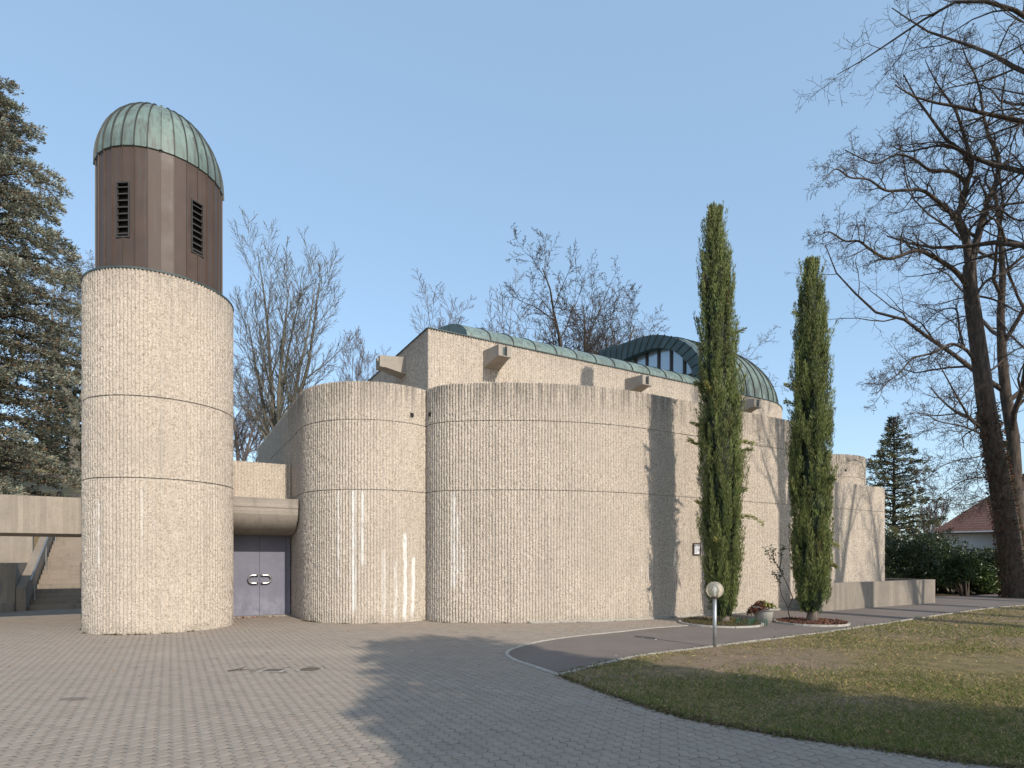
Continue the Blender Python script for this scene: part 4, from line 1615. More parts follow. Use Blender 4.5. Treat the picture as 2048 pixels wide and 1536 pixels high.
lb = gp(1429.5, 1294.5)
globe_lamp((lb[0], lb[1], 0), 'short globe lamp on a steel post at the lawn edge by the path')
lp = px_at(120, 985, 33)
globe_lamp((lp[0], lp[1], float(hill(lp[0], lp[1])) - .02), 'small globe lamp on the grassy bank beside the upper stair')

# ------------------------------------------------------------------ pot with plants, rose, notice
pp = (6.58, 15.3)
pot = empty('plant_pot', (pp[0], pp[1], 0))
tag(pot, 'pale cast-stone pot of reddish trailing plants between the two cypress beds', 'plant pot')
MB().lathe([(.0, .0), (.20, .0), (.24, .30), (.245, .31), (.272, .31), (.278, .41), (.255, .415), (.245, .37), (.0, .365)], 32).build('pot', M['pot'], pot, True)
m_ = 1500
ph = NP.random(m_) * 6.283; rr = .30 * np.sqrt(NP.random(m_))
pos = np.stack([rr * np.cos(ph) * 1.15 - .06, rr * np.sin(ph), .37 + .20 * NP.random(m_) * (1 - rr / .36)], -1)
left = pos[:, 0] < -.05
pos[left, 2] -= np.clip((-.12 - pos[left, 0]) * .6, 0, .3)
d = NP.normal(0, .7, (m_, 3)) + np.array([0, 0, .5])
cA_ = np.where((NP.random(m_) < np.clip(.55 - pos[:, 0] * 1.8, .1, .95))[:, None], np.array([[.17, .06, .04]]), np.array([[.20, .23, .04]])) * NP.uniform(.5, 1.4, (m_, 1))
cards('plants', pos, d, NP.uniform(.04, .09, m_), NP.uniform(.02, .045, m_), cA_, M['gloss'], pot)

rb = (7.40, 15.55)
rose = empty('rose_bush', (rb[0], rb[1], 0))
tag(rose, 'spindly rose with a few leaves leaning out beside the plant pot', 'shrub')
stems = [[(0, 0, .03), (-.05, 0, .22), (-.07, 0, .35), (-.26, -.02, .75), (-.30, -.02, 1.05), (-.33, 0, 1.3)],
         [(-.06, 0, .33), (.03, .03, .50), (.06, .03, .66), (-.22, .0, 1.25), (-.33, -.03, 1.43), (-.60, -.05, 1.78), (-.68, -.03, 1.95)],
         [(-.30, -.02, 1.38), (-.24, .02, 1.60), (-.22, .0, 1.86), (-.18, 0, 2.0)],
         [(-.45, -.04, 1.58), (-.48, -.03, 1.8), (-.46, 0, 1.95)], [(-.27, 0, 1.0), (-.38, .0, 1.2), (-.45, 0, 1.28)]]
mm = MB()
lpz, ldir = [], []
for s in stems:
    L = smooth_line(s, 6)
    mm.tube([tuple(p) for p in L], [.016 - .011 * i / len(L) for i in range(len(L))], 6)
    for p in L[len(L) // 2:]:
        if p[2] > 1.0:
            for _ in range(3):
                lpz.append(np.array(p) + NP.normal(0, .035, 3)); ldir.append(NP.normal(0, 1, 3) + np.array([0, 0, -.2]))
mm.build('stems', simple('rose_stem', (.25, .17, .13), .7, .3), rose, True)
n = len(lpz)
cards('leaves', np.array(lpz), np.array(ldir), NP.uniform(.05, .09, n), NP.uniform(.03, .05, n), np.array([[.05, .085, .03]]) * NP.uniform(.6, 1.6, (n, 1)), M['gloss'], rose)

nw = wall_pt(1393)
nb = empty('notice_board', (nw[0], nw[1], 1.94), math.atan2(U[1], U[0]))
tag(nb, 'small dark-framed white notice hung on the ribbed wall beside the taller cypress', 'notice board')
f = MB()
f.box(-.145, -.115, -.03, .03, -.175, .175); f.box(.115, .145, -.03, .03, -.175, .175)
f.box(-.1149, .1149, -.03, .03, -.175, -.145); f.box(-.1149, .1149, -.03, .03, .145, .175)
f.build('frame', M['frame'], nb)
MB().box(-.116, .116, -.012, .02, -.146, .146).build('sheet', M['paper'], nb)
t = MB()
for i, (z_, x0, x1) in enumerate([(.115, -.1, .1), (.085, -.1, -.02), (.085, .02, .1), (.05, -.1, .03), (.02, -.1, .02), (-.01, -.1, .04), (-.04, -.1, .08), (-.07, -.1, .06), (-.10, -.1, .02)]):
    h_ = .022 if i < 3 else .008
    t.box(x0, x1, -.0145, -.0125, z_ - h_ / 2, z_ + h_ / 2)
t.hexa([(.04, -.0145, .03), (.055, -.0145, .04), (.055, -.0125, .04), (.04, -.0125, .03)], [(.09, -.0145, -.05), (.105, -.0145, -.04), (.105, -.0125, -.04), (.09, -.0125, -.05)])
t.build('print', M['ink'], nb)

# ------------------------------------------------------------------ covers and litter in the yard
cv = empty('drain_cover', (-3.56, 8.70, 0))
tag(cv, 'rusty rectangular drain cover set in the sandy paving', 'drain cover')
MB().prism([(-.21, -.16), (.19, -.16), (.23, .16), (-.17, .16)], -.05, -.003).build('surround', M['plain'], cv)
MB().prism([(-.13, -.10), (.12, -.10), (.15, .10), (-.10, .10)], -.04, .001).build('lid', M['iron'], cv)
cv = empty('manhole_cover', (-3.03, 8.78, 0))
tag(cv, 'round iron manhole cover beside the rectangular drain cover', 'manhole cover')
MB().lathe([(.20, -.05), (.20, -.003), (.155, -.003), (.155, -.01)], 32).build('surround', M['plain'], cv)
lm = MB().lathe([(.152, -.04), (.152, -.001), (.001, -.001)], 32)
for i in range(-4, 5):
    w = math.sqrt(.14 ** 2 - (i * .03) ** 2)
    lm.box(-w, w, i * .03 - .006, i * .03 + .006, -.002, .004)
lm.build('lid', M['iron'], cv)
tg = empty('fallen_twig', (*gp(478, 1342), .004))
tag(tg, 'forked dead twig lying on the paving in front of the door', 'twig')
MB().tube([(-.14, -.06, .01), (-.04, -.02, .02), (.03, .0, .03), (.06, .10, .05)], [.008, .009, .008, .004], 5).build('stick', M['bark_r'], tg)
MB().tube([(-.0, -.01, .025), (.08, .0, .02), (.14, .02, .015)], [.006, .005, .003], 5).build('side_shoot', M['bark_r'], tg)
# dead leaves at the threshold and a thin scatter on the lawn
m_ = 60
base = np.array([pq(-1.0, -.25)] * m_) + NP.normal(0, 1, (m_, 2)) @ np.array([[.40 * U[0], .40 * U[1]], [.06 * V[0], .06 * V[1]]])
o = cards('dead_leaves', np.c_[base, np.full(m_, .012)], np.c_[NP.normal(0, 1, (m_, 2)), np.abs(NP.normal(0, .15, m_))], NP.uniform(.04, .08, m_), NP.uniform(.03, .05, m_), np.array([[.24, .11, .07]]) * NP.uniform(.5, 1.5, (m_, 1)), M['dry'], None)
tag(o, 'dead brown leaves drifted against the door sill', 'leaves', kind='stuff')

# ------------------------------------------------------------------ lawn blades
nb_ = 270000
uu = NP.random(nb_)
yy = 3.6 / (1 - uu * (1 - 3.6 / 24.0))
xx = NP.uniform(-.02, 1.22, nb_) * yy
okk = inside(lawn_poly, xx, yy)
xx, yy = xx[okk] + NP.normal(0, .035, okk.sum()), yy[okk] + NP.normal(0, .035, okk.sum())
# patchiness: pseudo noise from a sum of waves
pn = np.zeros(len(xx))
for k in range(14):
    fx, fy = NP.normal(0, 1.1 + .16 * k, 2)
    pn += np.sin(fx * xx + fy * yy + NP.uniform(0, 6.28)) / (1 + .13 * k)
pn = pn / 3.2
bare = np.clip(1.15 - (np.abs(xx - 3.6) * .45 + np.abs(yy - (7.6 + .45 * xx))) / 1.7, 0, 1)
keep = NP.random(len(xx)) < np.clip(.68 + .62 * pn - .75 * bare, .05, 1)
xx, yy, pn = xx[keep], yy[keep], pn[keep]
n = len(xx)
dist = np.clip(yy / 7, .8, 2.4)
straw = NP.random(n) < np.clip(.56 - .26 * pn, .15, .9)
cg = np.array([[.12, .145, .035]]) * NP.uniform(.55, 1.5, (n, 1)) * (1 + .15 * pn[:, None])
cs = np.array([[.47, .355, .16]]) * NP.uniform(.55, 1.35, (n, 1))
cl = np.where(straw[:, None], cs, cg)
dr_ = NP.normal(0, .75, (n, 3)); dr_[:, 2] = np.where(straw, .25, .75)
o = cards('grass', np.stack([xx, yy, np.full(n, .002)], -1), dr_, NP.uniform(.025, .095, n) * dist ** .5, NP.uniform(.0035, .008, n) * dist ** .9, np.clip(cl, .01, .6), M['grass'], None, .2)
tag(o, 'patchy winter lawn of short green and straw blades', 'grass', kind='stuff')
print('blades', n)

# ------------------------------------------------------------------ trees
KR = dict(n=[1, 9, 8, 6, 5], len=[.8, .62, .46, .42, .42], seg=[10, 8, 6, 5, 3], wig=[.05, .16, .20, .24, .28], up=[.02, .05, .03, .02, .0],
          start=[.30, .20, .12, .1, .1], ang=[0, .85, .85, .9, .9], rad=[1, .55, .55, .55, .6], taper=.82, rmin=.0065)
KU = dict(n=[1, 14, 9, 7], len=[.95, .40, .45, .5], seg=[12, 7, 5, 4], wig=[.045, .07, .10, .14], up=[.03, .10, .08, .05],
          start=[.12, .10, .08, .1], ang=[0, .62, .52, .5], rad=[1, .42, .5, .6], taper=.9, rmin=.010)
KO = dict(n=[1, 11, 9, 7, 4], len=[.9, .58, .44, .42, .42], seg=[9, 7, 6, 4, 3], wig=[.07, .13, .17, .20, .24], up=[.02, .06, .05, .03, .02],
          start=[.20, .15, .1, .1, .1], ang=[0, .75, .75, .75, .8], rad=[1, .55, .52, .55, .6], taper=.85, rmin=.011)
KF = dict(n=[1, 10, 7, 5], len=[.95, .42, .45, .45], seg=[9, 6, 4, 3], wig=[.06, .10, .14, .16], up=[.02, .08, .06, .03],
          start=[.2, .12, .1, .1], ang=[0, .6, .6, .6], rad=[1, .45, .5, .6], taper=.88, rmin=.016)


def at_hill(px, Y):
    X = (px - 1024) * Y / FPX
    return (X, Y, float(hill(X, Y)))


def top_h(px, ytop, Y):
    a = at_hill(px, Y)
    return EYE + (HOR - ytop) * Y / FPX - a[2]


# behind the chapel and on the bank
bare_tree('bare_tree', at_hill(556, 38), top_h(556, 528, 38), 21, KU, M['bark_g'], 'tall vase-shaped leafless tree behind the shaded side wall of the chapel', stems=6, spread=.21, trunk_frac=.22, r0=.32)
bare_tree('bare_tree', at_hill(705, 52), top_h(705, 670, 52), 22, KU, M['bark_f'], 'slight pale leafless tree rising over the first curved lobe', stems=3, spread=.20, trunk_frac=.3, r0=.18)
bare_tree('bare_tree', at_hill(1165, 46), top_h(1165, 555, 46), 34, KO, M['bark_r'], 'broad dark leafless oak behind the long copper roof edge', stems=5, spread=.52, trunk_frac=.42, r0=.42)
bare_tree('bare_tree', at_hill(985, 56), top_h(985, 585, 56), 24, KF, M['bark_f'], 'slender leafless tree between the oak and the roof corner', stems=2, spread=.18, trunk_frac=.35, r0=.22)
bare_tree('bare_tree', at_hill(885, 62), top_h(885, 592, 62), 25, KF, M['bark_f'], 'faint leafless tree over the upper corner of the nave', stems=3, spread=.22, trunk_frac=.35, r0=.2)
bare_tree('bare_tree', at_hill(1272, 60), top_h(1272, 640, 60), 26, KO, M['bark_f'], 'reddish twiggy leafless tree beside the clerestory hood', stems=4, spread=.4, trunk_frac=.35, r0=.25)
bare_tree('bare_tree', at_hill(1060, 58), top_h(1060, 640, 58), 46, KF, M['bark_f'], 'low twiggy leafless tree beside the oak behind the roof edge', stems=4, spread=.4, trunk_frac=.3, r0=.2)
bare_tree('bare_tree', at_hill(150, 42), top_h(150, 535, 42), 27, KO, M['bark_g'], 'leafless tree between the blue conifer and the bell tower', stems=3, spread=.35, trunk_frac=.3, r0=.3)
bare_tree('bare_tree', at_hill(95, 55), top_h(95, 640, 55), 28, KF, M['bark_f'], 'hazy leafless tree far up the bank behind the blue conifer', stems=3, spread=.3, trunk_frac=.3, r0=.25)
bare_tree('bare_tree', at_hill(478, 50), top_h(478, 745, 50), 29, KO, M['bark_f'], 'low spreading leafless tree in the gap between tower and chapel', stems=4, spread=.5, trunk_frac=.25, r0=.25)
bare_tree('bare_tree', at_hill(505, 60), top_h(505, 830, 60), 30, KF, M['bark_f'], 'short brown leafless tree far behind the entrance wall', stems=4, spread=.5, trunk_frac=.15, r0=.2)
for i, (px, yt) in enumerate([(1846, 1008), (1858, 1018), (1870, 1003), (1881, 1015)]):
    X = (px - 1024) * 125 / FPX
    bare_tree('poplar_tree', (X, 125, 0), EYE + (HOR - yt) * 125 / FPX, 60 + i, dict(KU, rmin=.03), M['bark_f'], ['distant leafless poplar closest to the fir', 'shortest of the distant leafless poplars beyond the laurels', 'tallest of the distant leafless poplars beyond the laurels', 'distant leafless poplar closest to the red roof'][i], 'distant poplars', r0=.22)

# big leaning robinia at the right, main limbs laid along the photograph's limbs at its own distance
rng = random.Random(77)
rob = empty('robinia_tree', (*gp(2033, 1195)[:2], 0))
RX, RY = rob.location.x, rob.location.y
tag(rob, 'big leaning leafless robinia with furrowed ivy-clad trunk at the lawn edge', 'tree')
KG = dict(KR, n=[1, 1, 11, 9, 5], len=[.8, .6, .42, .50, .50], seg=[10, 8, 7, 5, 3], wig=[.05, .1, .22, .28, .32], up=[.02, .02, .03, .0, -.01], ang=[0, .8, .85, .95, .95], rmin=.0060, start=[.3, .15, .10, .1, .1])


def limb(pxs, y0, y1, r0, r1, lev, out, K, tmin=None, spawn=True, nmul=1.0):
    n = len(pxs)
    P = [px_at(x, y, y0 + (y1 - y0) * i / (n - 1)) for i, (x, y) in enumerate(pxs)]
    P = smooth_line([(p[0] - RX, p[1] - RY, p[2]) for p in P], 4)
    P = [tuple(p) for p in P]
    rr = [r0 + (r1 - r0) * (i / (len(P) - 1)) ** .8 for i in range(len(P))]
    out[lev].append((P, rr))
    L = sum(math.dist(a, b) for a, b in zip(P[:-1], P[1:]))
    if spawn:
        K2 = dict(K); K2['n'] = list(K['n']); K2['n'][lev + 1] = K['n'][lev + 1] * nmul * max(1.0, L / 4.5)
        K2['len'] = list(K['len']); K2['len'][lev + 1] = K['len'][lev + 1] * min(1.0, 4.2 / L)
        children(out, rng, P, rr, L, lev, K2, tmin)


out = [[] for _ in range(5)]
T0 = 25.0
limb([(2033, 1200), (2024, 1120), (2010, 1030), (1997, 950), (1984, 880), (1971, 800), (1960, 720), (1949, 640), (1941, 580), (1939, 529)], T0, T0, .50, .24, 0, out, KG, spawn=False)
limb([(1939, 529), (1931, 476), (1915, 440), (1926, 400), (1936, 360), (1943, 335), (1936, 299), (1925, 262), (1912, 222)], T0, T0 - .8, .17, .05, 1, out, KG, .1)
limb([(1941, 535), (1955, 476), (1975, 404), (1990, 372), (1997, 340), (1995, 307), (1979, 275), (1968, 235), (1962, 190)], T0, T0 + 1.2, .17, .05, 1, out, KG, .1)
limb([(1938, 578), (1920, 552), (1899, 533), (1862, 511), (1834, 501), (1800, 512), (1773, 517), (1741, 499), (1717, 482), (1690, 482), (1660, 464), (1640, 470)], T0, T0 - 2.2, .115, .02, 1, out, KG, .15, nmul=1.2)
limb([(1915, 440), (1900, 424), (1882, 408), (1860, 390), (1840, 380), (1800, 381), (1769, 380), (1737, 359), (1700, 355), (1672, 338), (1645, 362)], T0 - .2, T0 - 2.6, .10, .018, 1, out, KG, .15, nmul=1.2)
limb([(1931, 388), (1928, 363), (1903, 343), (1858, 339), (1830, 319), (1794, 309), (1753, 327), (1720, 315), (1690, 300)], T0 - .3, T0 - 1.0, .085, .018, 1, out, KG, .15, nmul=1.2)
limb([(1943, 330), (1919, 301), (1882, 291), (1850, 296), (1810, 303), (1780, 290)], T0 - .4, T0 + 1.0, .075, .018, 1, out, KG, .15)
limb([(1954, 728), (1940, 708), (1928, 697), (1901, 688), (1866, 706), (1826, 717), (1800, 745), (1775, 765), (1751, 790)], T0, T0 - 1.8, .085, .016, 1, out, KG, .2)
limb([(1928, 697), (1920, 665), (1917, 640), (1910, 617), (1879, 622), (1852, 644), (1830, 665)], T0 - .3, T0 + .6, .06, .014, 1, out, KG, .2)
limb([(1972, 868), (1955, 850), (1941, 839), (1925, 812), (1910, 786), (1888, 746), (1870, 715)], T0, T0 - 1.0, .075, .016, 1, out, KG, .2)
limb([(1974, 872), (1945, 860), (1923, 852), (1879, 843), (1850, 828), (1822, 826)], T0, T0 - 1.6, .05, .012, 1, out, KG, .15)
limb([(1980, 905), (1950, 915), (1915, 920), (1880, 935), (1850, 960)], T0, T0 - 1.2, .035, .010, 1, out, KG, .1)
limb([(1986, 960), (1960, 955), (1925, 962), (1890, 985), (1860, 1000)], T0, T0 - 1.0, .035, .010, 1, out, KG, .1)
limb([(1990, 990), (1965, 1000), (1930, 1010), (1895, 1005)], T0, T0 - 1.2, .03, .010, 1, out, KG, .1)
limb([(1962, 752), (1990, 735), (2030, 700), (2080, 690)], T0, T0 + .8, .06, .02, 1, out, KG, .2)
limb([(1945, 600), (1975, 560), (2020, 540), (2075, 500)], T0, T0 + 1.0, .07, .02, 1, out, KG, .2)
limb([(1945, 590), (1990, 600), (2040, 625), (2100, 640)], T0, T0 - .6, .05, .02, 1, out, KG, .2)
limb([(1972, 410), (2000, 420), (2035, 440), (2080, 440)], T0, T0 - .6, .07, .02, 1, out, KG, .2)
limb([(1912, 222), (1890, 190), (1870, 160), (1850, 120)], T0 - .8, T0 - 1.2, .05, .015, 1, out, KG, .1)
limb([(1962, 190), (1950, 150), (1930, 110), (1915, 60)], T0 + 1.2, T0 + 1.0, .05, .015, 1, out, KG, .1)
tree_objs('robinia_tree', out, M['bark_r'], rob, 1)
# seed pods left hanging on the twig ends, ivy and dead leaves round the bole
tips = np.array([b[0][-1] for b in out[4]]); tips = tips[NP.random(len(tips)) < .55]
n = len(tips)
if n:
    cards('seed_pods', tips + NP.normal(0, .05, (n, 3)), NP.normal(0, .35, (n, 3)) + np.array([0, 0, -1]), NP.uniform(.06, .12, n), NP.uniform(.012, .022, n), np.array([[.13, .065, .05]]) * NP.uniform(.6, 1.4, (n, 1)), M['dry'], rob)
bole = np.array(out[0][0][0]); br = np.array(out[0][0][1])
n = 3600
i_ = NP.integers(0, int(len(bole) * .55), n)
a_ = NP.random(n) * 6.283
pos = bole[i_] + np.stack([np.cos(a_) * br[i_] * 1.05, np.sin(a_) * br[i_] * 1.05, NP.uniform(-.4, .4, n)], -1)
ivy = np.where((NP.random(n) < .72)[:, None], np.array([[.16, .072, .040]]), np.array([[.055, .075, .030]])) * NP.uniform(.4, 1.5, (n, 1))
cards('ivy', pos, np.stack([np.cos(a_), np.sin(a_), NP.normal(-.5, .5, n)], -1), NP.uniform(.05, .10, n), NP.uniform(.04, .08, n), ivy, M['dry'], rob)

# its neighbours: one with the trunk just in frame, the others standing out on the lawn to the right
nb2 = bare_tree('robinia_tree', ((2040 - 1024) * 28.5 / FPX, 28.5, 0), 25, 91, dict(KR, n=[1, 13, 8, 7, 4], start=[.26, .15, .1, .1, .1]), M['bark_r'], 'second leafless robinia close behind the big leaning one', r0=.40)
upper = bare_tree('robinia_tree', (23.8, 21.0, 0), 31, 92, dict(KR, n=[1, 22, 10, 8, 4], start=[.42, .12, .1, .1, .1], len=[.9, .44, .46, .44, .44]), M['bark_r'], 'very tall leafless robinia whose high crown spreads over the leaning one', r0=.45)
shade = bare_tree('lawn_tree', (14.2, 11.86, 0), 17, 93, dict(KU, n=[1, 9, 8, 6], rmin=.008), M['bark_g'], 'leafless tree out on the lawn whose forked shadow falls between the cypresses', 'trees out on the lawn', stems=4, spread=.30, trunk_frac=.52, r0=.34)
shade2 = bare_tree('lawn_tree', (18.6, 10.9, 0), 17, 94, dict(KU, n=[1, 8, 7, 5], rmin=.008), M['bark_g'], 'leafless tree out on the lawn that shades the low end wall', 'trees out on the lawn', stems=3, spread=.42, trunk_frac=.50, r0=.32)


def copy_tree(src, loc, rz, label, sc=1.0):
    r = src.copy(); COL.objects.link(r); r.location = loc; r.rotation_euler = (0, 0, rz); r.scale = (sc, sc, sc); r['label'] = label
    for c in list(src.children):
        k = c.copy(); COL.objects.link(k); k.parent = r
    return r


copy_tree(shade2, (22.6, 11.2, 0), 1.7, 'smaller leafless lawn tree whose shadow crosses the path bend', .9)
copy_tree(shade, (24.5, 16.5, 0), 2.6, 'leafless tree on the lawn close to the far path edge', .8)


# ------------------------------------------------------------------ conifers
def conifer(name, loc, H, rfun, label, seed, cols, nb, zmin, tuft, per, needle, droop=.25, mat='leaf', trunk_r=.3, gap=.0, group=None, upt=.25, barkm='bark_r', side=.34, sector=None):
    rg = np.random.default_rng(seed)
    root = empty(name, loc)
    tag(root, label, 'tree', group)
    MB().tube([(0, 0, -.5), (0, 0, H * .5), (0, 0, H * .97)], [trunk_r, trunk_r * .6, .02], 9).build('trunk', M[barkm], root, True)
    br, pos, dirs, ln, wd, cl = [], [], [], [], [], []
    for b in range(nb):
        t = (b + rg.random()) / nb
        z = zmin + (H - zmin) * (1 - (1 - t) ** 1.25) * .985
        a = b * 2.4 + rg.normal(0, .3)
        L = rfun(z) * rg.uniform(.68, 1.12)
        if L < .12: continue
        s = np.linspace(0, 1, 9)
        zz = z + L * (upt * s - droop * s ** 2 * 1.6 + .10 * s ** 4)
        ax_ = np.stack([np.cos(a) * L * s, np.sin(a) * L * s, zz], -1)
        ax_[1:] += rg.normal(0, .03 * L ** .5, (8, 3))
        br.append((ax_, np.linspace(.035 + .010 * L, .008, 9)))
        nt = max(5, int(tuft * L))
        tt_ = np.clip(rg.random(nt) ** .72, gap, 1)
        fx = np.stack([np.interp(tt_, s, ax_[:, k]) for k in range(3)], -1)
        sidew = L * side * (1.06 - tt_) + .10
        sv_ = rg.uniform(-1, 1, nt)
        nrm = np.array([-math.sin(a), math.cos(a), 0])
        fx = fx + nrm * (sv_ * sidew)[:, None] + np.array([0, 0, 1]) * (-np.abs(sv_) * sidew * .28 + rg.normal(0, .07, nt))[:, None]
        outd = np.array([math.cos(a), math.sin(a), .12]) + nrm * (sv_ * .8)[:, None]
        tone = rg.normal(0, .2) + rg.normal(0, .22, nt)
        c0, c1, c2 = [np.array(c) for c in cols]
        for k in range(per):
            pos.append(fx + rg.normal(0, .05, (nt, 3)))
            dirs.append(outd + rg.normal(0, .55, (nt, 3)) + np.array([0, 0, .25]))
            ln.append(rg.uniform(.7, 1.3, nt) * needle[0]); wd.append(rg.uniform(.7, 1.3, nt) * needle[1])
            mixv = np.clip(tt_ * .75 + tone + rg.normal(0, .15, nt), 0, 1)[:, None]
            c = c0 * (1 - mixv) + c1 * mixv
            brown = (rg.random(nt) < .13)[:, None]
            cl.append(np.where(brown, c2, c) * rg.uniform(.75, 1.25, (nt, 1)))
    v, f = tubes(br, 5)
    mesh_np('boughs', v, f, M[barkm], root, True)
    cards('crown', np.concatenate(pos), np.concatenate(dirs), np.concatenate(ln), np.concatenate(wd), np.clip(np.concatenate(cl), .008, 1), M[mat], root)
    return root


cz = at_hill(-62, 24.0)
HC = 21.8 - cz[2]
conifer('blue_conifer', cz, HC, lambda z: float(np.interp(z, [0, 1.5, 5, 9, 13, 16, 18.5, HC], [4.6, 5.0, 5.3, 5.2, 4.3, 2.7, 1.7, .15])),
        'large blue-green conifer on the bank above the canopy', 8, [(.095, .098, .066), (.36, .375, .295), (.30, .18, .10)], 240, .6, 30, 9, (.13, .046), droop=.30, trunk_r=.35, gap=.12)
fz = (float((1788 - 1024) * 33 / FPX), 33.0, 0)
HF = EYE + (HOR - 832) * 33 / FPX
conifer('fir_tree', fz, HF, lambda z: float(np.interp(z, [0, 2, 4, 6.5, 8, HF], [2.5, 2.6, 2.2, 1.6, .95, .1])), 'narrow layered fir rising behind the low end wall', 9,
        [(.065, .078, .038), (.23, .235, .115), (.26, .14, .07)], 110, 1.0, 20, 6, (.16, .05), droop=.16, trunk_r=.14, upt=.30, side=.30)
for i, (px, Y, hh, rr_) in enumerate([(150, 47, 7.5, 3.0), (112, 50, 9, 3.2)]):
    c = at_hill(px, Y)
    conifer('dark_conifer', c, hh, lambda z, hh=hh, rr_=rr_: rr_ * max(.05, 1 - z / hh) ** .7, ['dark evergreen bush up the bank beside the tower edge', 'taller dark evergreen up the bank behind the blue conifer'][i], 40 + i,
            [(.02, .03, .014), (.05, .065, .03), (.06, .05, .03)], 70, .3, 10, 6, (.26, .09), droop=.2, trunk_r=.15, side=.5)


def leafy(name, loc, rx, ry, h, n, label, seed, cols, size, mat='gloss', cat='shrub', group=None, lobes=9, zc=.5, trunk=None, mass=True):
    """broadleaf bush: clumps of leaves spread through an uneven volume, on a few stems"""
    rg = np.random.default_rng(seed)
    root = empty(name, loc)
    tag(root, label, cat, group)
    cen = []
    for k in range(lobes):
        a = rg.random() * 6.283; q = math.sqrt(rg.random()) * .72
        zz = rg.uniform(.22, .80)
        sh = 1 - .45 * max(0, zz - .45)
        cen.append((math.cos(a) * q * rx * sh, math.sin(a) * q * ry * sh, zz * h + (trunk or 0), rg.uniform(.30, .50)))
    cen = np.array(cen)
    br = []
    for c in cen:
        s = np.linspace(0, 1, 5)[:, None]
        p0 = np.array([c[0] * .2, c[1] * .2, -.1 if trunk is None else trunk])
        br.append((p0 + (c[:3] - p0) * s + rg.normal(0, .03, (5, 3)) * s, np.linspace(.05, .014, 5) * max(1, h / 3)))
    if trunk is not None:
        br.append((np.array([(0, 0, -.3), (0, 0, trunk * .5), (0, 0, trunk + .05)]), np.array([.26, .22, .17])))
    v, f = tubes(br, 6)
    mesh_np('stems' if trunk is None else 'trunk', v, f, M['bark_r'], root, True)
    ci = rg.integers(0, lobes, n)
    d = rg.normal(0, 1, (n, 3)); d /= np.linalg.norm(d, axis=1)[:, None]
    rad_ = (rg.random(n) ** .33) * (1 + .18 * np.sin(d[:, 0] * 7 + ci) * np.cos(d[:, 2] * 6 + ci * 2))
    s = cen[ci, 3]
    pos = cen[ci, :3] + d * rad_[:, None] * s[:, None] * np.array([rx, ry, h * .55])
    keep = pos[:, 2] > .03 if trunk is None else pos[:, 2] > trunk * .8
    pos, d, ci, rad_ = pos[keep], d[keep], ci[keep], rad_[keep]
    n = len(pos)
    tone = rg.normal(0, .16, lobes)[ci] + rg.normal(0, .22, n)
    mixv = np.clip(.45 + tone, 0, 1)[:, None]
    c = np.array(cols[0]) * (1 - mixv) + np.array(cols[1]) * mixv
    cards('leaves' if trunk is None else 'crown', pos, d + rg.normal(0, .7, (n, 3)) + np.array([0, 0, .15]), rg.uniform(.7, 1.3, n) * size[0], rg.uniform(.7, 1.3, n) * size[1], np.clip(c, .008, 1), M[mat], root, .15)
    return root


dk, lt = (.026, .042, .016), (.11, .16, .042)
for i, (px, Y, rx, h, lab, c1) in enumerate([
        (1800, 28.5, 2.0, 2.95, 'dark rounded laurel right behind the low end wall', (.065, .085, .036)),
        (1872, 29.5, 2.2, 3.0, 'tallest dark laurel in the row below the red roof', (.070, .090, .036)),
        (1935, 27.0, 1.7, 1.9, 'bright glossy laurel at the path bend beside the robinia', lt),
        (1990, 27.6, 1.3, 1.6, 'small bright laurel at the foot of the robinia', lt),
        (1845, 31.5, 2.4, 3.1, 'dull green shrub at the back of the laurel row', (.085, .092, .045)),
        (1905, 28.6, 1.9, 2.3, 'mid-green laurel between the tall dark one and the bright one', (.085, .115, .04)),
        (1965, 29.0, 1.8, 2.1, 'laurel tucked behind the bright ones below the white house wall', (.08, .105, .038))]):
    leafy('laurel_bush', ((px - 1024) * Y / FPX, Y, 0), rx, rx * .9, h, 9000, lab, 50 + i, (dk, c1), (.13, .06), group='laurel row')

# evergreens behind the camera: their crowns throw the soft shade over the yard and the lawn
leafy('evergreen_oak', (8.6, -3.6, 0), 2.9, 2.8, 6.0, 15000, 'evergreen oak at the yard entrance whose crown shades the paving', 70, ((.03, .045, .018), (.07, .09, .035)), (.26, .16), 'leaf', 'tree', 'evergreen oaks behind the yard', 16, trunk=5.6)
leafy('evergreen_oak', (13.2, -7.2, 0), 3.4, 3.2, 6.0, 15000, 'evergreen oak at the lawn corner whose crown shades the grass', 71, ((.03, .045, .018), (.07, .09, .035)), (.26, .16), 'leaf', 'tree', 'evergreen oaks behind the yard', 16, trunk=4.2)

# ------------------------------------------------------------------ red-roofed house
hs = empty('red_roofed_house', (33.0, 46.0, 0), math.radians(-38))
tag(hs, 'white rendered house with a big red tiled hip roof behind the laurels', 'house')
HX0, HX1, HY0, HY1, EZ, RZ = 0.0, 18.0, 0.0, 13.0, 3.75, 8.9
MB().box(.7, HX1 - .7, .7, HY1 - .7, -.2, EZ + .1).build('wall', M['render'], hs)
ex = .0
v = [(ex, 0, EZ), (HX1, 0, EZ), (HX1, HY1, EZ), (ex, HY1, EZ), (6.2, 6.5, RZ), (11.8, 6.5, RZ), (ex, 0, EZ - .14), (HX1, 0, EZ - .14), (HX1, HY1, EZ - .14), (ex, HY1, EZ - .14)]
fq = [[0, 1, 5, 4], [1, 2, 5], [2, 3, 4, 5], [3, 0, 4], [6, 7, 1, 0], [7, 8, 2, 1], [8, 9, 3, 2], [9, 6, 0, 3], [9, 8, 7, 6]]
rf = mesh_py('roof', v, fq, M['tiles'], hs)
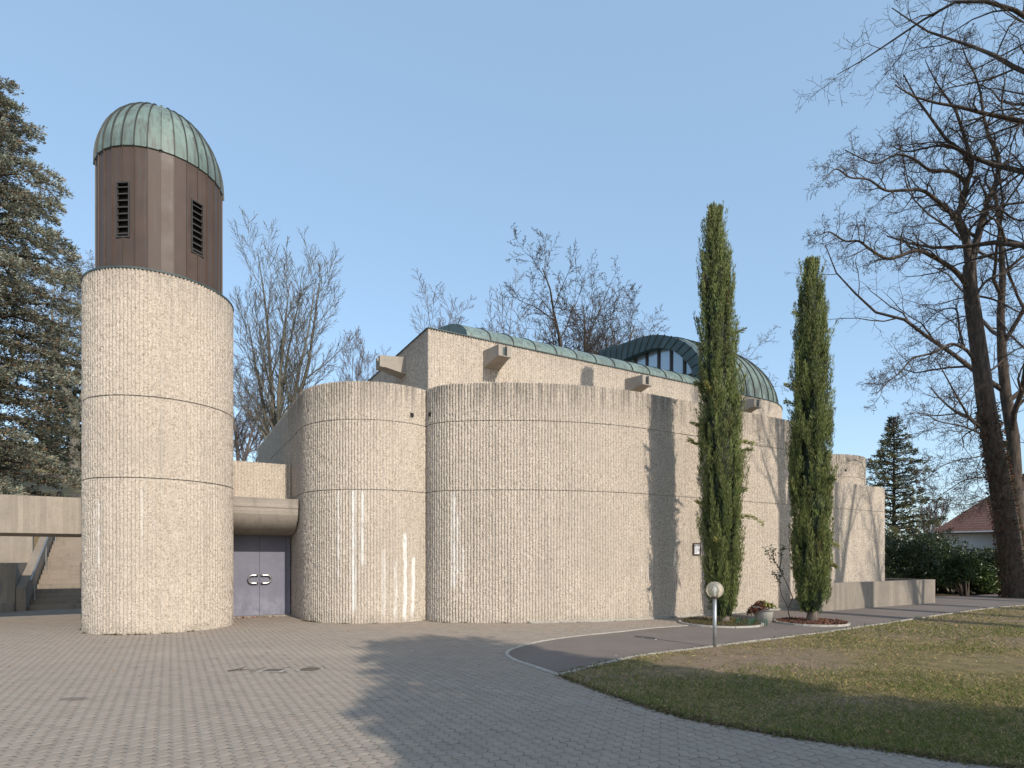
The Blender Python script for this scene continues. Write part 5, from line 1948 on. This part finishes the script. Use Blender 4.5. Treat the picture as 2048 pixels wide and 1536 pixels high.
MB().tube([(-.08, -.08, EZ - .05), (HX1, -.08, EZ - .05)], .07, 8).build('gutter', M['galv'], rf)
MB().tube([(-.08, -.08, EZ - .05), (-.08, HY1, EZ - .05)], .07, 8).build('gutter', M['galv'], rf)
MB().tube([(.4, -.05, EZ - .12), (.62, .6, EZ - .6), (.62, .62, -.1)], .045, 8).build('downpipe', M['frame'], hs)
nrm = Vector((0, -(RZ - EZ), 6.5)).normalized()
sl_ = lambda x, t: Vector((x, 6.5 * t, EZ + (RZ - EZ) * t))
a, b, c, d = sl_(5.0, .42), sl_(5.9, .42), sl_(5.9, .60), sl_(5.0, .60)
w = MB().hexa([tuple(q + nrm * .01) for q in (a, b, c, d)], [tuple(q + nrm * .1) for q in (a, b, c, d)]).build('roof_window', M['glass'], rf)
# lean-to roof in front, porch wing
MB().box(4.6, 12.0, -3.2, .699, -.2, 2.6).build('wing_wall', M['render'], hs)
v = [(4.1, -3.7, 2.62), (12.4, -3.7, 2.62), (12.4, .69, 4.3), (4.1, .69, 4.3), (4.1, -3.7, 2.5), (12.4, -3.7, 2.5), (12.4, .69, 4.18), (4.1, .69, 4.18)]
mesh_py('wing_roof', v, [[0, 1, 2, 3], [7, 6, 5, 4], [4, 5, 1, 0], [5, 6, 2, 1], [6, 7, 3, 2], [7, 4, 0, 3]], M['tiles'], hs)
for x in (1.6, 3.2):
    wi = MB().box(x, x + .95, .64, .705, 1.0, 2.4).build('window', M['mullion'], hs)
    MB().box(x + .08, x + .87, .62, .641, 1.08, 2.32).build('pane', M['glass'], wi)

# ------------------------------------------------------------------ small litter: edge crumbs, weeds at the wall foot, scattered leaves
pe = np.array([p for p in pave_edge if p[1] > 3.5]); k_ = 5200
i_ = NP.integers(0, len(pe) - 1, k_); t_ = NP.random((k_, 1))
pos = pe[i_] * (1 - t_) + pe[i_ + 1] * t_ + NP.normal(0, .045, (k_, 2))
ge = np.array([p for p in grass_edge if p[1] < 22]); k2 = 3000
i2 = NP.integers(0, len(ge) - 1, k2); t2 = NP.random((k2, 1))
pos2 = ge[i2] * (1 - t2) + ge[i2 + 1] * t2 + NP.normal(0, .05, (k2, 2))
pos = np.concatenate([pos, pos2]); n = len(pos)
z_ = np.where(np.arange(n) < k_, .004, .02)
cl = np.where((NP.random(n) < .6)[:, None], np.array([[.17, .12, .08]]), np.array([[.11, .115, .035]])) * NP.uniform(.5, 1.6, (n, 1))
o = cards('edge_crumbs', np.c_[pos, z_], np.c_[NP.normal(0, 1, (n, 2)), np.abs(NP.normal(0, .35, n))], NP.uniform(.012, .05, n), NP.uniform(.006, .02, n), cl, M['dry'], None)
tag(o, 'soil crumbs and grass ends strewn along the lawn edges', 'debris', kind='stuff')
pp_ = []
for P, a0_, a1_, m_ in ((P1, 9.3, P1.L - .1, 260), (P2, .3, 8.0, 420)):
    c_ = NP.uniform(a0_, a1_, 9 if P is P1 else 14)
    a = NP.choice(c_, m_) + NP.normal(0, .09, m_)
    x, y = P.at(a, .02 + np.abs(NP.normal(0, .03, m_)))
    pp_.append(np.c_[x, y])
th = NP.choice(NP.uniform(math.radians(200), math.radians(350), 12), 320) + NP.normal(0, .05, 320)
pp_.append(np.c_[tower_c[0] + (1.60 + np.abs(NP.normal(0, .03, 320))) * np.cos(th), tower_c[1] + (1.60 + np.abs(NP.normal(0, .03, 320))) * np.sin(th)])
pp_ = np.concatenate(pp_); n = len(pp_)
cl = np.where((NP.random(n) < .5)[:, None], np.array([[.10, .095, .035]]), np.array([[.13, .085, .05]])) * NP.uniform(.5, 1.4, (n, 1))
o = cards('wall_weeds', np.c_[pp_, np.full(n, .0)], np.c_[NP.normal(0, .8, (n, 2)), np.abs(NP.normal(.6, .4, n))], NP.uniform(.02, .06, n), NP.uniform(.01, .022, n), cl, M['dry'], None)
tag(o, 'dry weeds and moss at the foot of the ribbed walls', 'weeds', kind='stuff')
n = 520
lx = NP.uniform(-9, 12, n); ly = NP.uniform(4.6, 16, n)
k = (inside(lawn_poly, lx, ly) | (NP.random(n) < .22)) & (np.abs(lx) < ly * .9)
lx, ly = lx[k], ly[k]; n = len(lx)
cl = np.where((NP.random(n) < .3)[:, None], np.array([[.50, .45, .38]]), np.array([[.25, .14, .075]])) * NP.uniform(.5, 1.3, (n, 1))
k = ~((((lx + 6.5) * V[0] + (ly - 17.2) * V[1]) > -1.6) | (np.hypot(lx - tower_c[0], ly - tower_c[1]) < 1.7))
o = cards('fallen_leaves', np.c_[lx, ly, np.where(inside(lawn_poly, lx, ly), .03, .004)][k], np.c_[NP.normal(0, 1, (n, 2)), np.abs(NP.normal(0, .25, n))][k], NP.uniform(.025, .055, n)[k], NP.uniform(.015, .035, n)[k], cl[k], M['dry'], None)
tag(o, 'dry leaves and scraps scattered over the lawn and paving', 'leaves', kind='stuff')
